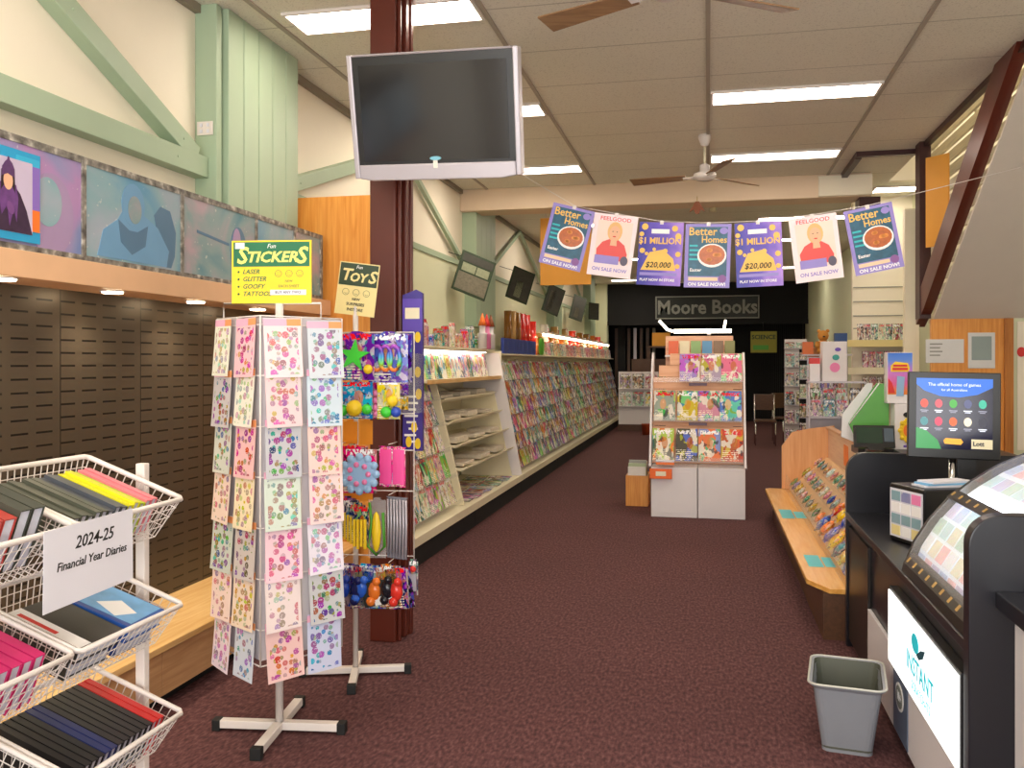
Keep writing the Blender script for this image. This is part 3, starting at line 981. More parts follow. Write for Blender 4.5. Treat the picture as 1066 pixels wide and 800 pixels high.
MB().box(-.164, .164, -.0095, -.0081, 1.955, 2.058, mat=hm).build('green_banner', 'green_card', hs)
hr = (PI / 2, 0, -SR + YAW * .6)
def HP(x, z, y=-.0102):
    return hm @ Vector((x, y, z))
text('title_lettering', 'TICKER', .062, 'yellow_ink', hs, HP(.002, 1.993), hr, shear=.25, bold=.0016, sx=1.08)
text('title_lettering', 'S', .098, 'yellow_ink', hs, HP(-.128, 1.998), hr, shear=.2, bold=.002)
text('title_lettering', 'S', .098, 'yellow_ink', hs, HP(.128, 1.998), hr, shear=.2, bold=.002)
text('small_lettering', 'Fun', .026, 'white_ink', hs, HP(-.0, 2.04), hr, shear=.3)
MB().box(-.155, -.115, -.0125, -.0098, 2.03, 2.055, mat=hm).build('price_label', 'paper', hs)
for i, s in enumerate(('LASER', 'GLITTER', 'GOOFY', 'TATTOOS')):
    text('small_lettering', s, .027, 'green_card', hs, HP(-.125, 1.933 - i * .031, -.0085), hr, shear=.3, align='LEFT', bold=.0005)
    MB().ball(HP(-.142, 1.933 - i * .031, -.008), .005, 8).build('bullet_mark', 'green_card', hs)
for i in range(3):
    m3 = hm @ Matrix.Translation((.03 + i * .046, -.0082, 1.925))
    fb = MB()
    ring = [(.014 * math.cos(2 * PI * k / 16), 0, .014 * math.sin(2 * PI * k / 16)) for k in range(16)]
    fb.tube(ring, .0012, 4, closed=True, mat=m3)
    fb.tube([(.008 * math.cos(t), 0, .008 * math.sin(t)) for t in (-2.6, -2.1, -1.6, -1.1, -.6)], .001, 4, mat=m3)
    fb.ball((-.005, 0, .004), .0016, 6, mat=m3); fb.ball((.005, 0, .004), .0016, 6, mat=m3)
    fb.build('smiling_face', 'green_card', hs)
text('small_lettering', 'NEW', .014, 'green_card', hs, HP(.075, 1.893, -.0085), hr)
text('small_lettering', 'EACH SHEET', .016, 'green_card', hs, HP(.075, 1.872, -.0085), hr)
MB().box(-.005, .15, -.0092, -.0081, 1.835, 1.857, mat=hm).build('price_strip', 'paper', hs)
text('small_lettering', 'BUY ANY TWO', .016, 'ink', hs, HP(.072, 1.846, -.0095), hr)

sheet0 = MB()
ww, hh = .160, .236
vs = []
for r_ in range(7):
    z = -hh * r_ / 6
    yy = -.006 * (r_ / 6) ** 2
    for x in (-ww / 2, ww / 2):
        vs.append((x, yy - .0012, z)); vs.append((x, yy, z))
fs = []
for r_ in range(6):
    a = 4 * r_; b = a + 4
    fs += [(a, a + 2, b + 2, b), (a + 1, b + 1, b + 3, a + 3), (a, b, b + 1, a + 1), (a + 2, a + 3, b + 3, b + 2)]
fs += [(0, 1, 3, 2), (24, 26, 27, 25)]
sheet0.add(vs, fs)
scol = {  # per row top to bottom: left col, left col 2, right col 1, right col 2
    0: [('cream', '#f0eeb8'), ('red', '#f0506a'), ('many coloured', '#f2b8c0'), ('blue grey', '#8fb0c8')],
    1: [('dark brown', '#6a4a3a'), ('pale yellow', '#f2e8b8'), ('pinkish', '#f0a0a8'), ('sky blue', '#7ab8d8')],
    2: [('olive', '#9aa06a'), ('bright red', '#e8302a'), ('black and blue', '#4a5a78'), ('salmon', '#f0987a')],
    3: [('rainbow striped', '#f0b070'), ('gold yellow', '#f6d038'), ('mint green', '#a8d0a8'), ('rose', '#f0a8a0')],
    4: [('dark green', '#6a8a4a'), ('brown', '#8a6038'), ('pink and teal', '#f088b0'), ('icy lilac', '#d8c8e8')],
    5: [('peach rainbow', '#f2b088'), ('amber', '#e8b058'), ('pastel mixed', '#f0c8c0'), ('cow spotted black', '#3a4a5a')],
    6: [('lilac yellow', '#d8b0d0'), ('pale blue', '#88b0d8'), ('orange red', '#e86a50'), ('violet blue', '#6a88d8')],
}
fn = ['left column of the left face', 'right column of the left face', 'left column of the right face', 'right column of the right face']
s0 = None
for row in range(7):
    for c4 in range(4):
        face = 0 if c4 < 2 else 1
        lx = (-.094 if c4 % 2 == 0 else .092)
        fz = Matrix.Rotation(face * PI / 2, 4, 'Z')
        jit = rng.uniform(-.006, .006)
        p = fz @ Vector((lx + jit, -HW - .012 - .003 * (row % 2) - (.004 if c4 in (0, 3) else 0), 1.733 - row * .2 - rng.uniform(0, .012)))
        wp = Matrix.Translation((SX, SY, 0)) @ Matrix.Rotation(SR, 4, 'Z') @ p
        if s0 is None:
            s0 = sheet0.build('sticker_sheet', 'stickers'); o = s0
        else:
            o = s0.copy(); C.objects.link(o)
        o.location = wp
        o.rotation_euler = (R(-2.5), R(rng.uniform(-1.5, 1.5)), SR + face * PI / 2 + R(rng.uniform(-4, 4)))
        cn, ch = scol[row][c4]
        o.color = col(ch)
        tag(o, 'sheet of %s stickers, %s row from top, %s' % (cn, nth(row), fn[c4]), 'sticker sheet', 'sticker sheets on the revolving stand')

# ------------------------------------------------------------------ toy stand
TX, TY, TR = -1.71, 4.17, R(6)
TSC = 1.16
ts = thing('toy_stand', 'white wire stand of hanging toys between the sticker stand and the maroon post', 'display stand', (TX, TY, 0), TR)
for k in range(4):
    a = R(12 + 90 * k)
    m = Matrix.Rotation(a, 4, 'Z')
    leg = MB().box(0, .25, -.018, .018, .012, .042, mat=m).build('leg', 'white_metal', ts, bevel=.003)
    MB().box(.24, .275, -.021, .021, 0, .045, mat=m).build('end_cap', 'rubber', leg, bevel=.003)
MB().tube([(0, 0, .03), (0, 0, 1.83)], .013, 12).build('pole', 'white_metal', ts)
gr = MB()
for x in (-.10, .30):
    gr.tube([(x, -.02, .50), (x, -.02, 1.70)], .003, 6)
for z in (.50, .60, .92, 1.12, 1.30, 1.48, 1.70):
    gr.tube([(-.10, -.02, z), (.30, -.02, z)], .003, 6)
for z in (.60, .92, 1.16, 1.47, 1.69):
    for x in (-.03, .215):
        gr.tube([(x, -.02, z), (x, -.19, z + .004)], .002, 6)
gr.build('wire_grid', 'white_metal', ts)
hsn = MB().box(-.10, .10, -.006, -.001, 1.80, 2.06, mat=Matrix.Rotation(R(7), 4, 'Y')).build('header_sign', 'faded_card', ts)
hsn.location = (-.225, -.02, 0); hsn.rotation_euler = (0, 0, R(4))
hmt = Matrix.Rotation(R(7), 4, 'Y')
MB().box(-.095, .095, -.0075, -.0061, 1.945, 2.055, mat=hmt).build('green_banner', 'dark_green', hsn)
for (s, x, z, sz) in (('T', -.063, 1.995, .082), ('O', -.02, 1.985, .06), ('Y', .022, 1.985, .06), ('S', .068, 1.992, .085)):
    text('title_lettering', s, sz, 'faded_card', hsn, hmt @ Vector((x, -.0082, z)), (PI / 2, R(7), 0), shear=.2, bold=.002)
text('small_lettering', 'Fun', .022, 'white_ink', hsn, hmt @ Vector((0, -.0082, 2.038)), (PI / 2, R(7), 0), shear=.2)
for i in range(3):
    m3 = hmt @ Matrix.Translation((-.055 + i * .052, -.0068, 1.912))
    fb = MB(); fb.tube([(.016 * math.cos(2 * PI * k / 16), 0, .016 * math.sin(2 * PI * k / 16)) for k in range(16)], .0011, 4, closed=True, mat=m3)
    fb.tube([(.009 * math.cos(t), 0, .009 * math.sin(t)) for t in (-2.6, -1.6, -.6)], .001, 4, mat=m3)
    fb.build('smiling_face', 'dark_green', hsn)
for s, z, sz in (('NEW', 1.878, .017), ('SURPRISES', 1.853, .02), ('INSTORE', 1.826, .02)):
    text('small_lettering', s, sz, 'ink', hsn, hmt @ Vector((0, -.0068, z)), (PI / 2, R(7), 0), bold=.0004)


def star(r, ri, n=6, a=0.0):
    return [((r if k % 2 == 0 else ri) * math.cos(a + PI * k / n), (r if k % 2 == 0 else ri) * math.sin(a + PI * k / n)) for k in range(2 * n)]


def toy(name, label, cat, x, z, w, h, y, cardc, parts, rx=0.0, group='toys hanging on the wire stand', cardmat='toyprint'):
    """a packet hung on the toy stand; z is its top edge, front faces -Y"""
    wp = Matrix.Translation((TX, TY, 0)) @ Matrix.Rotation(TR, 4, 'Z') @ Vector((x * 1.05 + .085, -.022 - y, z))
    t = thing(name, label, cat, wp, TR, group)
    t.rotation_euler = (0, R(rx), TR)
    t.scale = (TSC, 1, TSC)
    cd = MB().prism([(-w / 2, -h), (w / 2, -h), (w / 2, -.01), (w * .2, -.01), (.015, 0), (-.015, 0), (-w * .2, -.01), (-w / 2, -.01)], -.0015, .0, 'y').build('backing_card', cardmat, t)
    cd.color = col(cardc)
    for nm, mb, mt in parts:
        mb.build(nm, mt, t)
    return t


# top row
for d, (yo, lb_) in enumerate(((.18, 'front'), (.12, 'second'), (.06, 'rear'))):
    toy('star_toy_pack', 'toy pack with a green rubber star, %s on its hook at top left' % lb_, 'toy', -.024 - .006 * d, 1.70, .155, .20, yo, '#6a3a9c',
        [('rubber_star', MB().prism([(p[0] - .005, p[1] - .10) for p in star(.068, .026, 5, .2)], -.018, -.004, 'y'), 'lime'),
         ('rubber_ball', MB().ball((.055, -.018, -.155), .020), 'yellow')])
rb = MB()
for k in range(3):
    rb.tube([(-.045 + k * .036 + .024 * math.cos(t), -.012, -.11 + .05 * math.sin(t)) for t in [2 * PI * q / 18 for q in range(18)]], .008, 8, closed=True)
rain = N('rainbow plastic'); gx, gy, gz = rain.xyz(rain.coord('Generated'))
rain.done(rain.ramp(gz, [(.1, '#f0803a'), (.3, '#7ad84a'), (.55, '#3a9ad8'), (.75, '#5a4ac8'), (.95, '#b04ac0')]), .25)
for d, (yo, lb_) in enumerate(((.15, 'front'), (.09, 'rear'))):
    toy('rainbow_spring_pack', 'purple toy pack with three rainbow rings, %s on its hook at top right' % lb_, 'toy', .118 + .005 * d, 1.70, .165, .21, yo, '#5a2f9a', [('rainbow_ring', rb, rain.m)])
# second row
toy('ball_toy_pack', 'blue toy pack with yellow and green ball below the green star packs', 'toy', -.026, 1.47, .14, .16, .17, '#3a8ac8',
    [('rubber_ball', MB().ball((-.0, -.03, -.115), .034), 'yellow'), ('rubber_ball', MB().ball((-.052, -.02, -.125), .024), 'lime'), ('rubber_ball', MB().ball((.05, -.02, -.12), .022), 'lime')])
toy('pink_tube_toy_pack', 'narrow pink toy pack with a row of pink beads', 'toy', .055, 1.475, .035, .165, .12, '#d84a8a', [('bead_row', MB().ball((0, -.012, -.06), .014).ball((0, -.012, -.09), .014).ball((0, -.012, -.12), .014).ball((0, -.012, -.145), .012), 'pink')])
toy('marble_toy_pack', 'yellow topped toy pack with yellow, green and blue balls', 'toy', .120, 1.48, .095, .17, .15, '#e8d23a',
    [('rubber_ball', MB().ball((.02, -.024, -.095), .024), 'yellow'), ('rubber_ball', MB().ball((-.005, -.026, -.14), .024), 'lime'), ('rubber_ball', MB().ball((.035, -.022, -.14), .022), 'blue')])
toy('orange_card_pack', 'plain orange card hanging at the left of the toy stand, upper one', 'toy', -.085, 1.275, .06, .105, .05, '#f2941c', [], cardmat='own')
toy('orange_card_pack', 'plain orange card hanging beside the pole, upper right one', 'toy', -.01, 1.28, .055, .11, .05, '#f29a1e', [], cardmat='own')
# third row
fl = MB().disc(-.0, -.11, .072, .072, -.022, -.004, 12)
for k in range(12):
    a = 2 * PI * k / 12
    fl.ball((.07 * math.cos(a), -.013, -.11 + .07 * math.sin(a)), .018, 8)
dd = MB()
for k in range(7):
    a = 2 * PI * k / 7
    dd.ball((.04 * math.cos(a), -.026, -.11 + .04 * math.sin(a)), .012, 8)
toy('round_doll_pack', 'pale blue and pink scalloped round toy pack, front of the middle row', 'toy', -.010, 1.150, .14, .19, .16, '#f04a8a', [('scalloped_bubble', fl, plain('icy blue plastic', '#9cc4ea', .2)), ('sweet_pieces', dd, 'pink')])
toy('round_doll_pack', 'hot pink round toy pack behind the pale blue scalloped pack', 'toy', -.06, 1.160, .13, .15, .10, '#e83a7a', [('scalloped_bubble', MB().disc(0, -.09, .06, .06, -.02, -.003, 16), 'pink')])
for d in range(6):
    o = MB().box(-.008, .008, -.012, 0, -.155, -.01)
    toy('pink_pen_pack', '%s slim pink toy pen packet from the left in the middle row' % nth(d), 'toy', .078 + d * .020, 1.150 - .004 * (d % 2), .024, .165, .10 + .01 * (d % 3), '#f07ab0', [('pink_pen', o, plain('hot pink plastic', '#ee4f9c', .25) if d == 0 else bpy.data.materials['hot pink plastic'])])
toy('orange_card_pack', 'plain orange card hanging at the left of the toy stand, lower one', 'toy', -.085, .985, .08, .09, .05, '#f0911c', [], cardmat='own')
toy('orange_card_pack', 'plain orange card hanging beside the pole, lower right one', 'toy', -.01, .98, .055, .09, .05, '#ee961e', [], cardmat='own')
# fourth row
for d in range(5):
    bx = MB()
    for q in range(4):
        bx.box(-.028 + q * .015, -.018 + q * .015, -.016, -.002, -.17 - .01 * (q % 2), -.06)
    toy('yellow_tool_pack', 'navy and yellow toy pack at the left of the lower row, %s from the left' % nth(d), 'toy', -.095 + d * .022, .90 - .006 * d, .07, .16, .06 + .026 * d, '#23305c', [('yellow_tools', bx, 'yellow')])
toy('skipping_rope_pack', 'clear bag with a long yellow and green toy in the lower row', 'toy', .06, .905, .075, .25, .12, '#8a9a8a',
    [('yellow_toy', MB().ball((0, -.02, -.14), .02, 12, sx=1, sy=.7, sz=4.2), 'yellow'), ('green_ribbon', MB().tube([(-.03, -.015, -.02), (-.02, -.02, -.1), (-.035, -.02, -.2), (0, -.02, -.235), (.035, -.02, -.2), (.028, -.02, -.06)], .006, 6), 'green_print')], cardmat='film')
for d in range(6):
    sv = MB().tube([(-.006, -.008, -.01), (-.004, -.01, -.12), (-.007, -.008, -.235)], .005, 6).tube([(.006, -.008, -.01), (.008, -.01, -.12), (.004, -.008, -.25)], .005, 6)
    toy('silver_chain_pack', '%s silver grey toy chain strip from the left in the lower row' % nth(d), 'toy', .108 + d * .016, .905, .02, .255, .08 + .008 * d, '#7a7a84', [('silver_strand', sv, 'silver')], cardmat='own')
# bottom row, blue jumble of bagged figures
jc = [('royal blue', '#1c3fa8'), ('navy', '#141d5a'), ('bright blue', '#2a62d0'), ('red', '#d8362a'), ('black', '#1a1a22'), ('orange', '#e87a2a'), ('white', '#dcdce8')]
k = 0
for hx in range(6):
    for d in range(3):
        cn, ch = jc[(hx * 3 + d * 5) % 7]
        if hx < 3:
            cn, ch = jc[(hx + d) % 3]
        bb = MB().ball((0, -.02, -.10), .03, 10, sx=.9, sy=.7, sz=1.3).ball((.012, -.03, -.06), .018, 8).ball((-.015, -.028, -.14), .02, 8)
        t = toy('figure_bag', '%s bagged toy, bottom row, %s hook from left, %s from front' % (cn, nth(hx), nth(d)), 'toy', -.075 + hx * .046, .60 - .012 * d - .008 * (hx % 2), .085, .175, .18 - .05 * d, ch,
                [], rx=rng.uniform(-9, 9))
        f = bb.build('figure', 'own_gloss', t); f.color = col(jc[(k * 2 + 1) % 7][1] if hx > 2 else ch)
        k += 1
dk = toy('dark_figure_box', 'dark box with white label tilted at the front of the bottom toy row', 'toy', .07, .535, .13, .11, .20, '#2a2f2a', [('white_label', MB().box(-.02, .068, -.004, -.0016, -.108, -.075), 'white_ink')], rx=-12, cardmat='own')
toy('small_car_pack', 'small grey and red toy pack hanging at the right of the bottom row', 'toy', .215, .60, .04, .15, .06, '#5a5a66', [('toy_car', MB().box(-.014, .014, -.02, -.002, -.13, -.06), 'silver'), ('red_tip', MB().ball((0, -.012, -.04), .014, 8), 'red')])

# tall purple cardboard display beside the post
pc = thing('cardboard_display', 'narrow purple cardboard display with yellow shapes hung on the front of the maroon post', 'cardboard display', (-1.575, 4.66, .0), R(5))
MB().prism([(-.055, 1.07), (.055, 1.07), (.055, 1.93), (.02, 1.95), (-.055, 1.92)], -.02, .02, 'y').build('column', plain('violet display card', '#3c2a8c', .4), pc)
MB().box(-.055, .055, -.024, -.0201, 1.72, 1.90).build('header_panel', plain('violet header', '#5a3fb0', .4), pc)
for i, (x, z) in enumerate(((-.02, 1.66), (.03, 1.69), (.03, 1.50), (.035, 1.38), (.01, 1.2), (-.02, 1.12), (.03, 1.11))):
    MB().disc(x, z, .016, .03, -.026, -.0201).build('yellow_bauble', 'yellow', pc)
for i in range(8):
    MB().box(-.045 + .012 * (i % 3), .02 + .01 * (i % 2), -.0225, -.0201, 1.36 - i * .035, 1.372 - i * .035).build('printed_line', 'white_ink', pc)
MB().box(-.04, .04, -.0255, -.0241, 1.79, 1.85).build('pale_header_label', 'cream_shelf', pc)
MB().box(-.055, .055, -.10, -.02, 1.28, 1.60).build('hook_tray', 'film', pc)
MB().box(-.12, .0, .0201, .034, 1.45, 1.50).build('bracket', 'black', pc)
for i in range(4):
    pk = MB().box(-.045, .045, -.012, 0, -.07, 0).build('pocket_toy_pack', 'toyprint', None)
    pk.location = (-1.61, 4.55, 1.61 - i * .08); pk.color = col(['#e83aa0', '#f08a2a', '#8a3ac0', '#f0c02a'][i])
    tag(pk, '%s pocket sized toy pack down the purple cardboard display' % nth(i), 'toy', 'pocket toys on the purple display')

# ------------------------------------------------------------------ television on the post
tv = thing('television', 'silver framed flat television hung from the maroon post', 'television', (-1.352, 4.34, 2.808), 0, rot=(R(15), R(1.4), R(-1)))
W, H_ = .447, .308
bz = MB()
bz.box(-W, -W + .028, -.03, .05, -H_, H_); bz.box(W - .028, W, -.03, .05, -H_, H_)
bz.box(-W + .028, W - .028, -.03, .05, H_ - .012, H_)
bz.prism([(-W + .028, -H_ + .07), (W - .028, -H_ + .07), (W - .028, -H_), (W - .1, -H_ - .012), (-W + .1, -H_ - .012), (-W + .028, -H_)], -.034, .05, 'y')
bz.build('housing', 'silver', tv, bevel=.006)
MB().box(-W + .028, W - .028, -.022, -.018, -H_ + .07, H_ - .012).build('bezel', 'black', tv)
g = N('dark glass screen'); g.done('#17171b', .12, spec=.5)
M['screen'] = g.m
MB().box(-W + .06, W - .06, -.026, -.0221, -H_ + .085, H_ - .055).build('screen', 'screen', tv)
MB().box(-W + .12, W - .12, .05, .12, -.2, .2).build('rear_case', 'black', tv, bevel=.01)
MB().disc(-.0, -H_ + .095, .03, .010, -.0335, -.0262).build('logo_sticker', plain('pale cyan sticker', '#7fc4d8', .4), tv)
MB().box(-.012, .012, -.0365, -.0341, -H_ + .045, -H_ + .085).build('logo_plate', 'chrome', tv)
am = MB().tube([(-.20, .12, 0), (-.30, .34, -.03), (-.36, .42, -.05)], .02, 8).box(-.43, -.33, .37, .43, -.12, .05)
am.build('wall_arm', 'black', tv)

# ------------------------------------------------------------------ string of posters
def at(u, v, y):
    s, c = math.sin(YAW), math.cos(YAW)
    a = (u - 533) / 930; q = (378 - v) / 930
    dx, dy = -s + a * c, c + a * s
    t = y / dy
    return Vector((dx * t, y, 1.55 + q * t))


PB = plain('lavender poster border', '#9385cc', .45); FB = plain('dark teal food photo', '#245a74', .4, var=.6, scale=22)
PW = plain('pale pink poster paper', '#f2dfe2', .5); PC_ = plain('coral printed shirt', '#e2524e', .5); HAIR = plain('printed fair hair', '#e8b878', .5)
LP = N('violet lottery poster'); lx_, ly_, lz_ = LP.xyz(LP.coord('Generated'))
lno = LP.n('ShaderNodeTexNoise', {'Vector': LP.coord('Generated'), 'Scale': 2.5})
LP.done(LP.ramp(LP.math('ADD', LP.math('MULTIPLY', lx_, .5), LP.math('MULTIPLY', lno.outputs[0], .5)), [(.3, '#3a34a0'), (.55, '#6a50c0'), (.8, '#b48ae0')]), .4)
PEACH = plain('peach strip', '#f0cfa8', .5)
HONEY = plain('glazed roast print', '#b85e20', .35, var=.5, scale=40)
GLAZE = plain('orange glaze print', '#e08a34', .35, var=.4, scale=40)


def poster(kind, c, roll, yaw, label, k):
    t = thing('hanging_poster', label, 'poster', c, 0, 'posters pegged on a string across the shop', rot=(R(2), R(roll), R(yaw)))
    w, h = .148, .21
    if kind == 'food':
        MB().box(-w, w, -.0008, .0008, -h, h).build('sheet', PB, t)
        MB().box(-.125, .125, -.0016, -.0009, -.135, .19).build('photo', FB, t)
        MB().disc(.028, .002, .094, .078, -.0024, -.0017, 24).build('bowl', 'white_ink', t)
        MB().disc(.028, .006, .084, .066, -.0032, -.0025, 18).build('roast', HONEY, t)
        gl_ = MB()
        for q in range(7):
            gl_.disc(.028 + .052 * math.cos(q * 2.1) * (.4 + q / 12), .006 + .036 * math.sin(q * 2.1), .017, .013, -.0039, -.0033, 10)
        gl_.build('glazed_pieces', GLAZE, t)
        text('title_lettering', 'Better', .075, 'gold_ink', t, (-.035, -.002, .158), bold=.001, sx=.95)
        text('title_lettering', 'Homes', .06, 'gold_ink', t, (.04, -.0022, .105), bold=.001, sx=.95)
        MB().disc(.10, .165, .026, .022, -.0024, -.0017).build('lilac_badge', PB, t)
        for q in range(4):
            MB().box(-.118, -.065 + .012 * (q % 2), -.0022, -.0017, .06 - q * .03, .072 - q * .03).build('printed_line', 'cyan', t)
        text('small_lettering', 'Easter', .03, 'white_ink', t, (-.075, -.002, -.095), bold=.0006)
        MB().box(-.12, .07, -.0016, -.0009, -.165, -.142).build('peach_strip', PEACH, t)
        MB().disc(.10, -.15, .026, .026, -.0024, -.0017).build('plum_stamp', plain('plum stamp', '#8a5a9a', .5) if 'plum stamp' not in bpy.data.materials else bpy.data.materials['plum stamp'], t)
        text('small_lettering', 'ON SALE NOW!', .031, 'white_ink', t, (0, -.0012, -.189), bold=.001, sx=1.1)
    elif kind == 'person':
        MB().box(-w, w, -.0008, .0008, -h, h).build('sheet', PW, t)
        MB().box(-.115, .12, -.0014, -.0009, -.12, .165).build('photo', plain('pale peach backdrop', '#f6d9cc', .5) if 'pale peach backdrop' not in bpy.data.materials else bpy.data.materials['pale peach backdrop'], t)
        MB().prism([(-.10, -.10), (-.105, -.03), (-.07, .02), (-.02, .045), (.03, .045), (.08, .01), (.105, -.05), (.10, -.10)], -.0022, -.0015, 'y').build('printed_shirt', PC_, t)
        MB().disc(.005, .095, .05, .066, -.0024, -.0016).build('printed_hair', HAIR, t)
        MB().prism([(-.018, .0), (.028, .0), (.022, .07), (-.012, .07)], -.0029, -.0025, 'y').build('printed_neck', 'skin', t)
        MB().disc(.005, .085, .036, .05, -.0034, -.0030).build('printed_face', 'skin', t)
        MB().disc(-.009, .095, .004, .003, -.0038, -.0035).disc(.019, .095, .004, .003, -.0038, -.0035).build('printed_eyes', 'ink', t)
        MB().disc(.005, .062, .011, .004, -.0038, -.0035).build('printed_smile', 'red', t)
        text('title_lettering', 'FEELGOOD', .036, PC_, t, (0, -.0018, .178), bold=.0004, sx=1.15)
        MB().box(-.11, .055, -.0030, -.0023, -.125, -.07).build('violet_strip', PB, t)
        MB().disc(.09, -.095, .026, .032, -.0036, -.0024).build('pet_photo', plain('dark pet photo', '#5a5468', .5) if 'dark pet photo' not in bpy.data.materials else bpy.data.materials['dark pet photo'], t)
        text('small_lettering', 'ON SALE NOW', .034, PB, t, (0, -.0014, -.165), bold=.0008)
    else:
        MB().box(-w, w, -.0008, .0008, -h, h).build('sheet', LP.m, t)
        MB().box(-.065, .055, -.0016, -.0009, .135, .165).build('white_badge', 'white_ink', t)
        text('title_lettering', '$1 MILLION', .058, 'gold_ink', t, (-.005, -.0016, .085), bold=.0015, sx=.95)
        MB().prism([(-.125, -.11), (.11, -.11), (.09, -.03), (.02, .03), (-.07, .01)], -.0018, -.0009, 'y').build('gold_pile', 'gold_ink', t)
        text('prize_lettering', '$20,000', .052, 'ink', t, (-.01, -.0024, -.075), shear=.2, bold=.0008)
        bl_ = []
        for (x, z, r_) in ((-.11, .18, .022), (.09, .17, .02), (.115, .12, .02), (-.13, .13, .016), (-.12, .02, .018), (-.09, -.0, .012), (.12, .0, .018), (.035, .02, .016), (-.04, .03, .012), (.12, -.08, .016)):
            MB().disc(x, z, r_, r_, -.0026, -.0009, 14).build('printed_ball', 'gold_ink', t)
        MB().box(-.13, .12, -.0018, -.0009, -.145, -.125).build('lilac_strip', PB, t)
        text('small_lettering', 'PLAY NOW IN STORE', .024, 'white_ink', t, (-.01, -.0014, -.175), bold=.0006)
    MB().box(-.012, .012, -.003, .004, h - .014, h + .012).build('peg', 'white_metal', t)
    return t


PY = 6.05
pd = [('food', (590, 247), 15, 2, 'food magazine poster hanging far left on the string, tilted clockwise'),
      ('person', (637.5, 256), 8, 4, 'pink poster of a fair haired person in coral, left of the violet lottery posters'),
      ('lottery', (687, 264.5), 4, -6, 'violet lottery poster left of the middle food poster'),
      ('food', (736.5, 266.5), 2, 0, 'middle food magazine poster on the string, above the green shop sign'),
      ('lottery', (790, 265), -2, 0, 'violet lottery poster right of the middle food poster'),
      ('person', (849.5, 258.5), -7, 0, 'pink poster of a fair haired person in coral, right of the violet lottery posters'),
      ('food', (909.5, 249), -11, 0, 'food magazine poster hanging far right on the string, tilted anticlockwise')]
tops = []
for k, (kind, (u, v), roll, yaw, lab) in enumerate(pd):
    c = at(u, v, PY)
    poster(kind, c, roll, yaw, lab, k)
    a = R(roll)
    tops.append(c + Vector((.219 * math.sin(a), .012, .219 * math.cos(a))))
strn = MB().tube([Vector((-1.62, 4.9, 2.98))] + tops + [Vector((2.2, 6.3, 2.86))], .0022, 6).build('poster_string', 'white_metal')
tag(strn, 'thin white string strung from the maroon post to the stair stringer', 'string')
ck = thing('string_hook', 'small brown wooden hook on the white stair soffit where the string ends', 'hook', (2.2, 6.3, 2.86))
MB().box(-.035, .035, -.012, .012, -.008, .01).build('block', 'orange_wood', ck, bevel=.003)
MB().tube([(0, 0, .01), (0, 0, .76)], .003, 6).build('rod', 'white_metal', ck)
yp = thing('hanging_orange_panel', 'plain orange board hanging behind the far left food poster', 'board')
MB().box(-.32, .32, -.006, .006, -.42, .42).build('board', 'card_box', yp, bevel=.002)
for x in (-.25, .25):
    MB().tube([(x, 0, .41), (x, 0, .708)], .003, 6).build('hanging_wire', 'silver', yp)
yp.location = (-1.73, 11.0, 2.94); yp.rotation_euler = (0, 0, 0)
yc_ = MB().box(-.008, .008, -.12, .12, -.42, .42).build('yellow_board', 'card_box', bevel=.002)
yc_.location = (2.075, 8.92, 3.05); yc_.rotation_euler = (0, 0, R(40))
tag(yc_, 'yellow board hanging beside the maroon stair post', 'board')

# ------------------------------------------------------------------ long wall display on the left
def kick(y0, y1, label):
    t = thing('display_plinth', label, 'display plinth', (-2.13, y0, 0), 0, 'plinths under the long wall display')
    L = y1 - y0
    MB().box(-.76, -.03, 0, L, 0, .185).build('kick_board', 'black_matt', t)
    MB().box(-.76, .0, 0, L, .186, .215).build('base_shelf', 'cream_shelf', t, bevel=.004)
    MB().box(-.012, .006, 0, L, .17, .24).build('price_rail', 'cream_shelf', t, bevel=.002)
    return t


kick(6.15, 8.2, 'black kick board and cream base shelf under the nearest book tiers')
kick(8.205, 10.35, 'black kick board and cream base shelf under the newspaper shelves')
ends = [10.355, 13.0, 15.7, 18.4, 21.1, 23.6]
for i in range(5):
    kick(ends[i], ends[i + 1] - .005, 'black kick board and cream base shelf under the %s bay of slanted magazine tiers' % nth(i))

# magazine items shared mesh
mag_mesh = MB().box(-.105, .105, -.005, 0, 0, .285)
mag0 = None


def put_mag(loc, rot, ch, label, group, scale=(1, 1, 1), name='magazine', mat=None, cat='magazine'):
    global mag0
    if mag0 is None:
        mag0 = mag_mesh.build('magazine', 'cover')
        o = mag0
    else:
        o = mag0.copy(); C.objects.link(o); o.name = name
    o.location = loc
    o.rotation_euler = rot
    o.scale = scale
    o.color = col(ch)
    if mat:
        o.data = MESHES[mat]
    tag(o, label, cat, group)
    return o


MESHES = {}
for mk in ('toyprint', 'dimcover'):
    t_ = MB().box(-.105, .105, -.005, 0, 0, .285).build('temporary', mk)
    MESHES[mk] = t_.data
    bpy.data.objects.remove(t_)


def rand_col(last=[None]):
    while True:
        c = rng.choice(PALETTE)
        if c[0] != last[0]:
            last[0] = c[0]
            return c


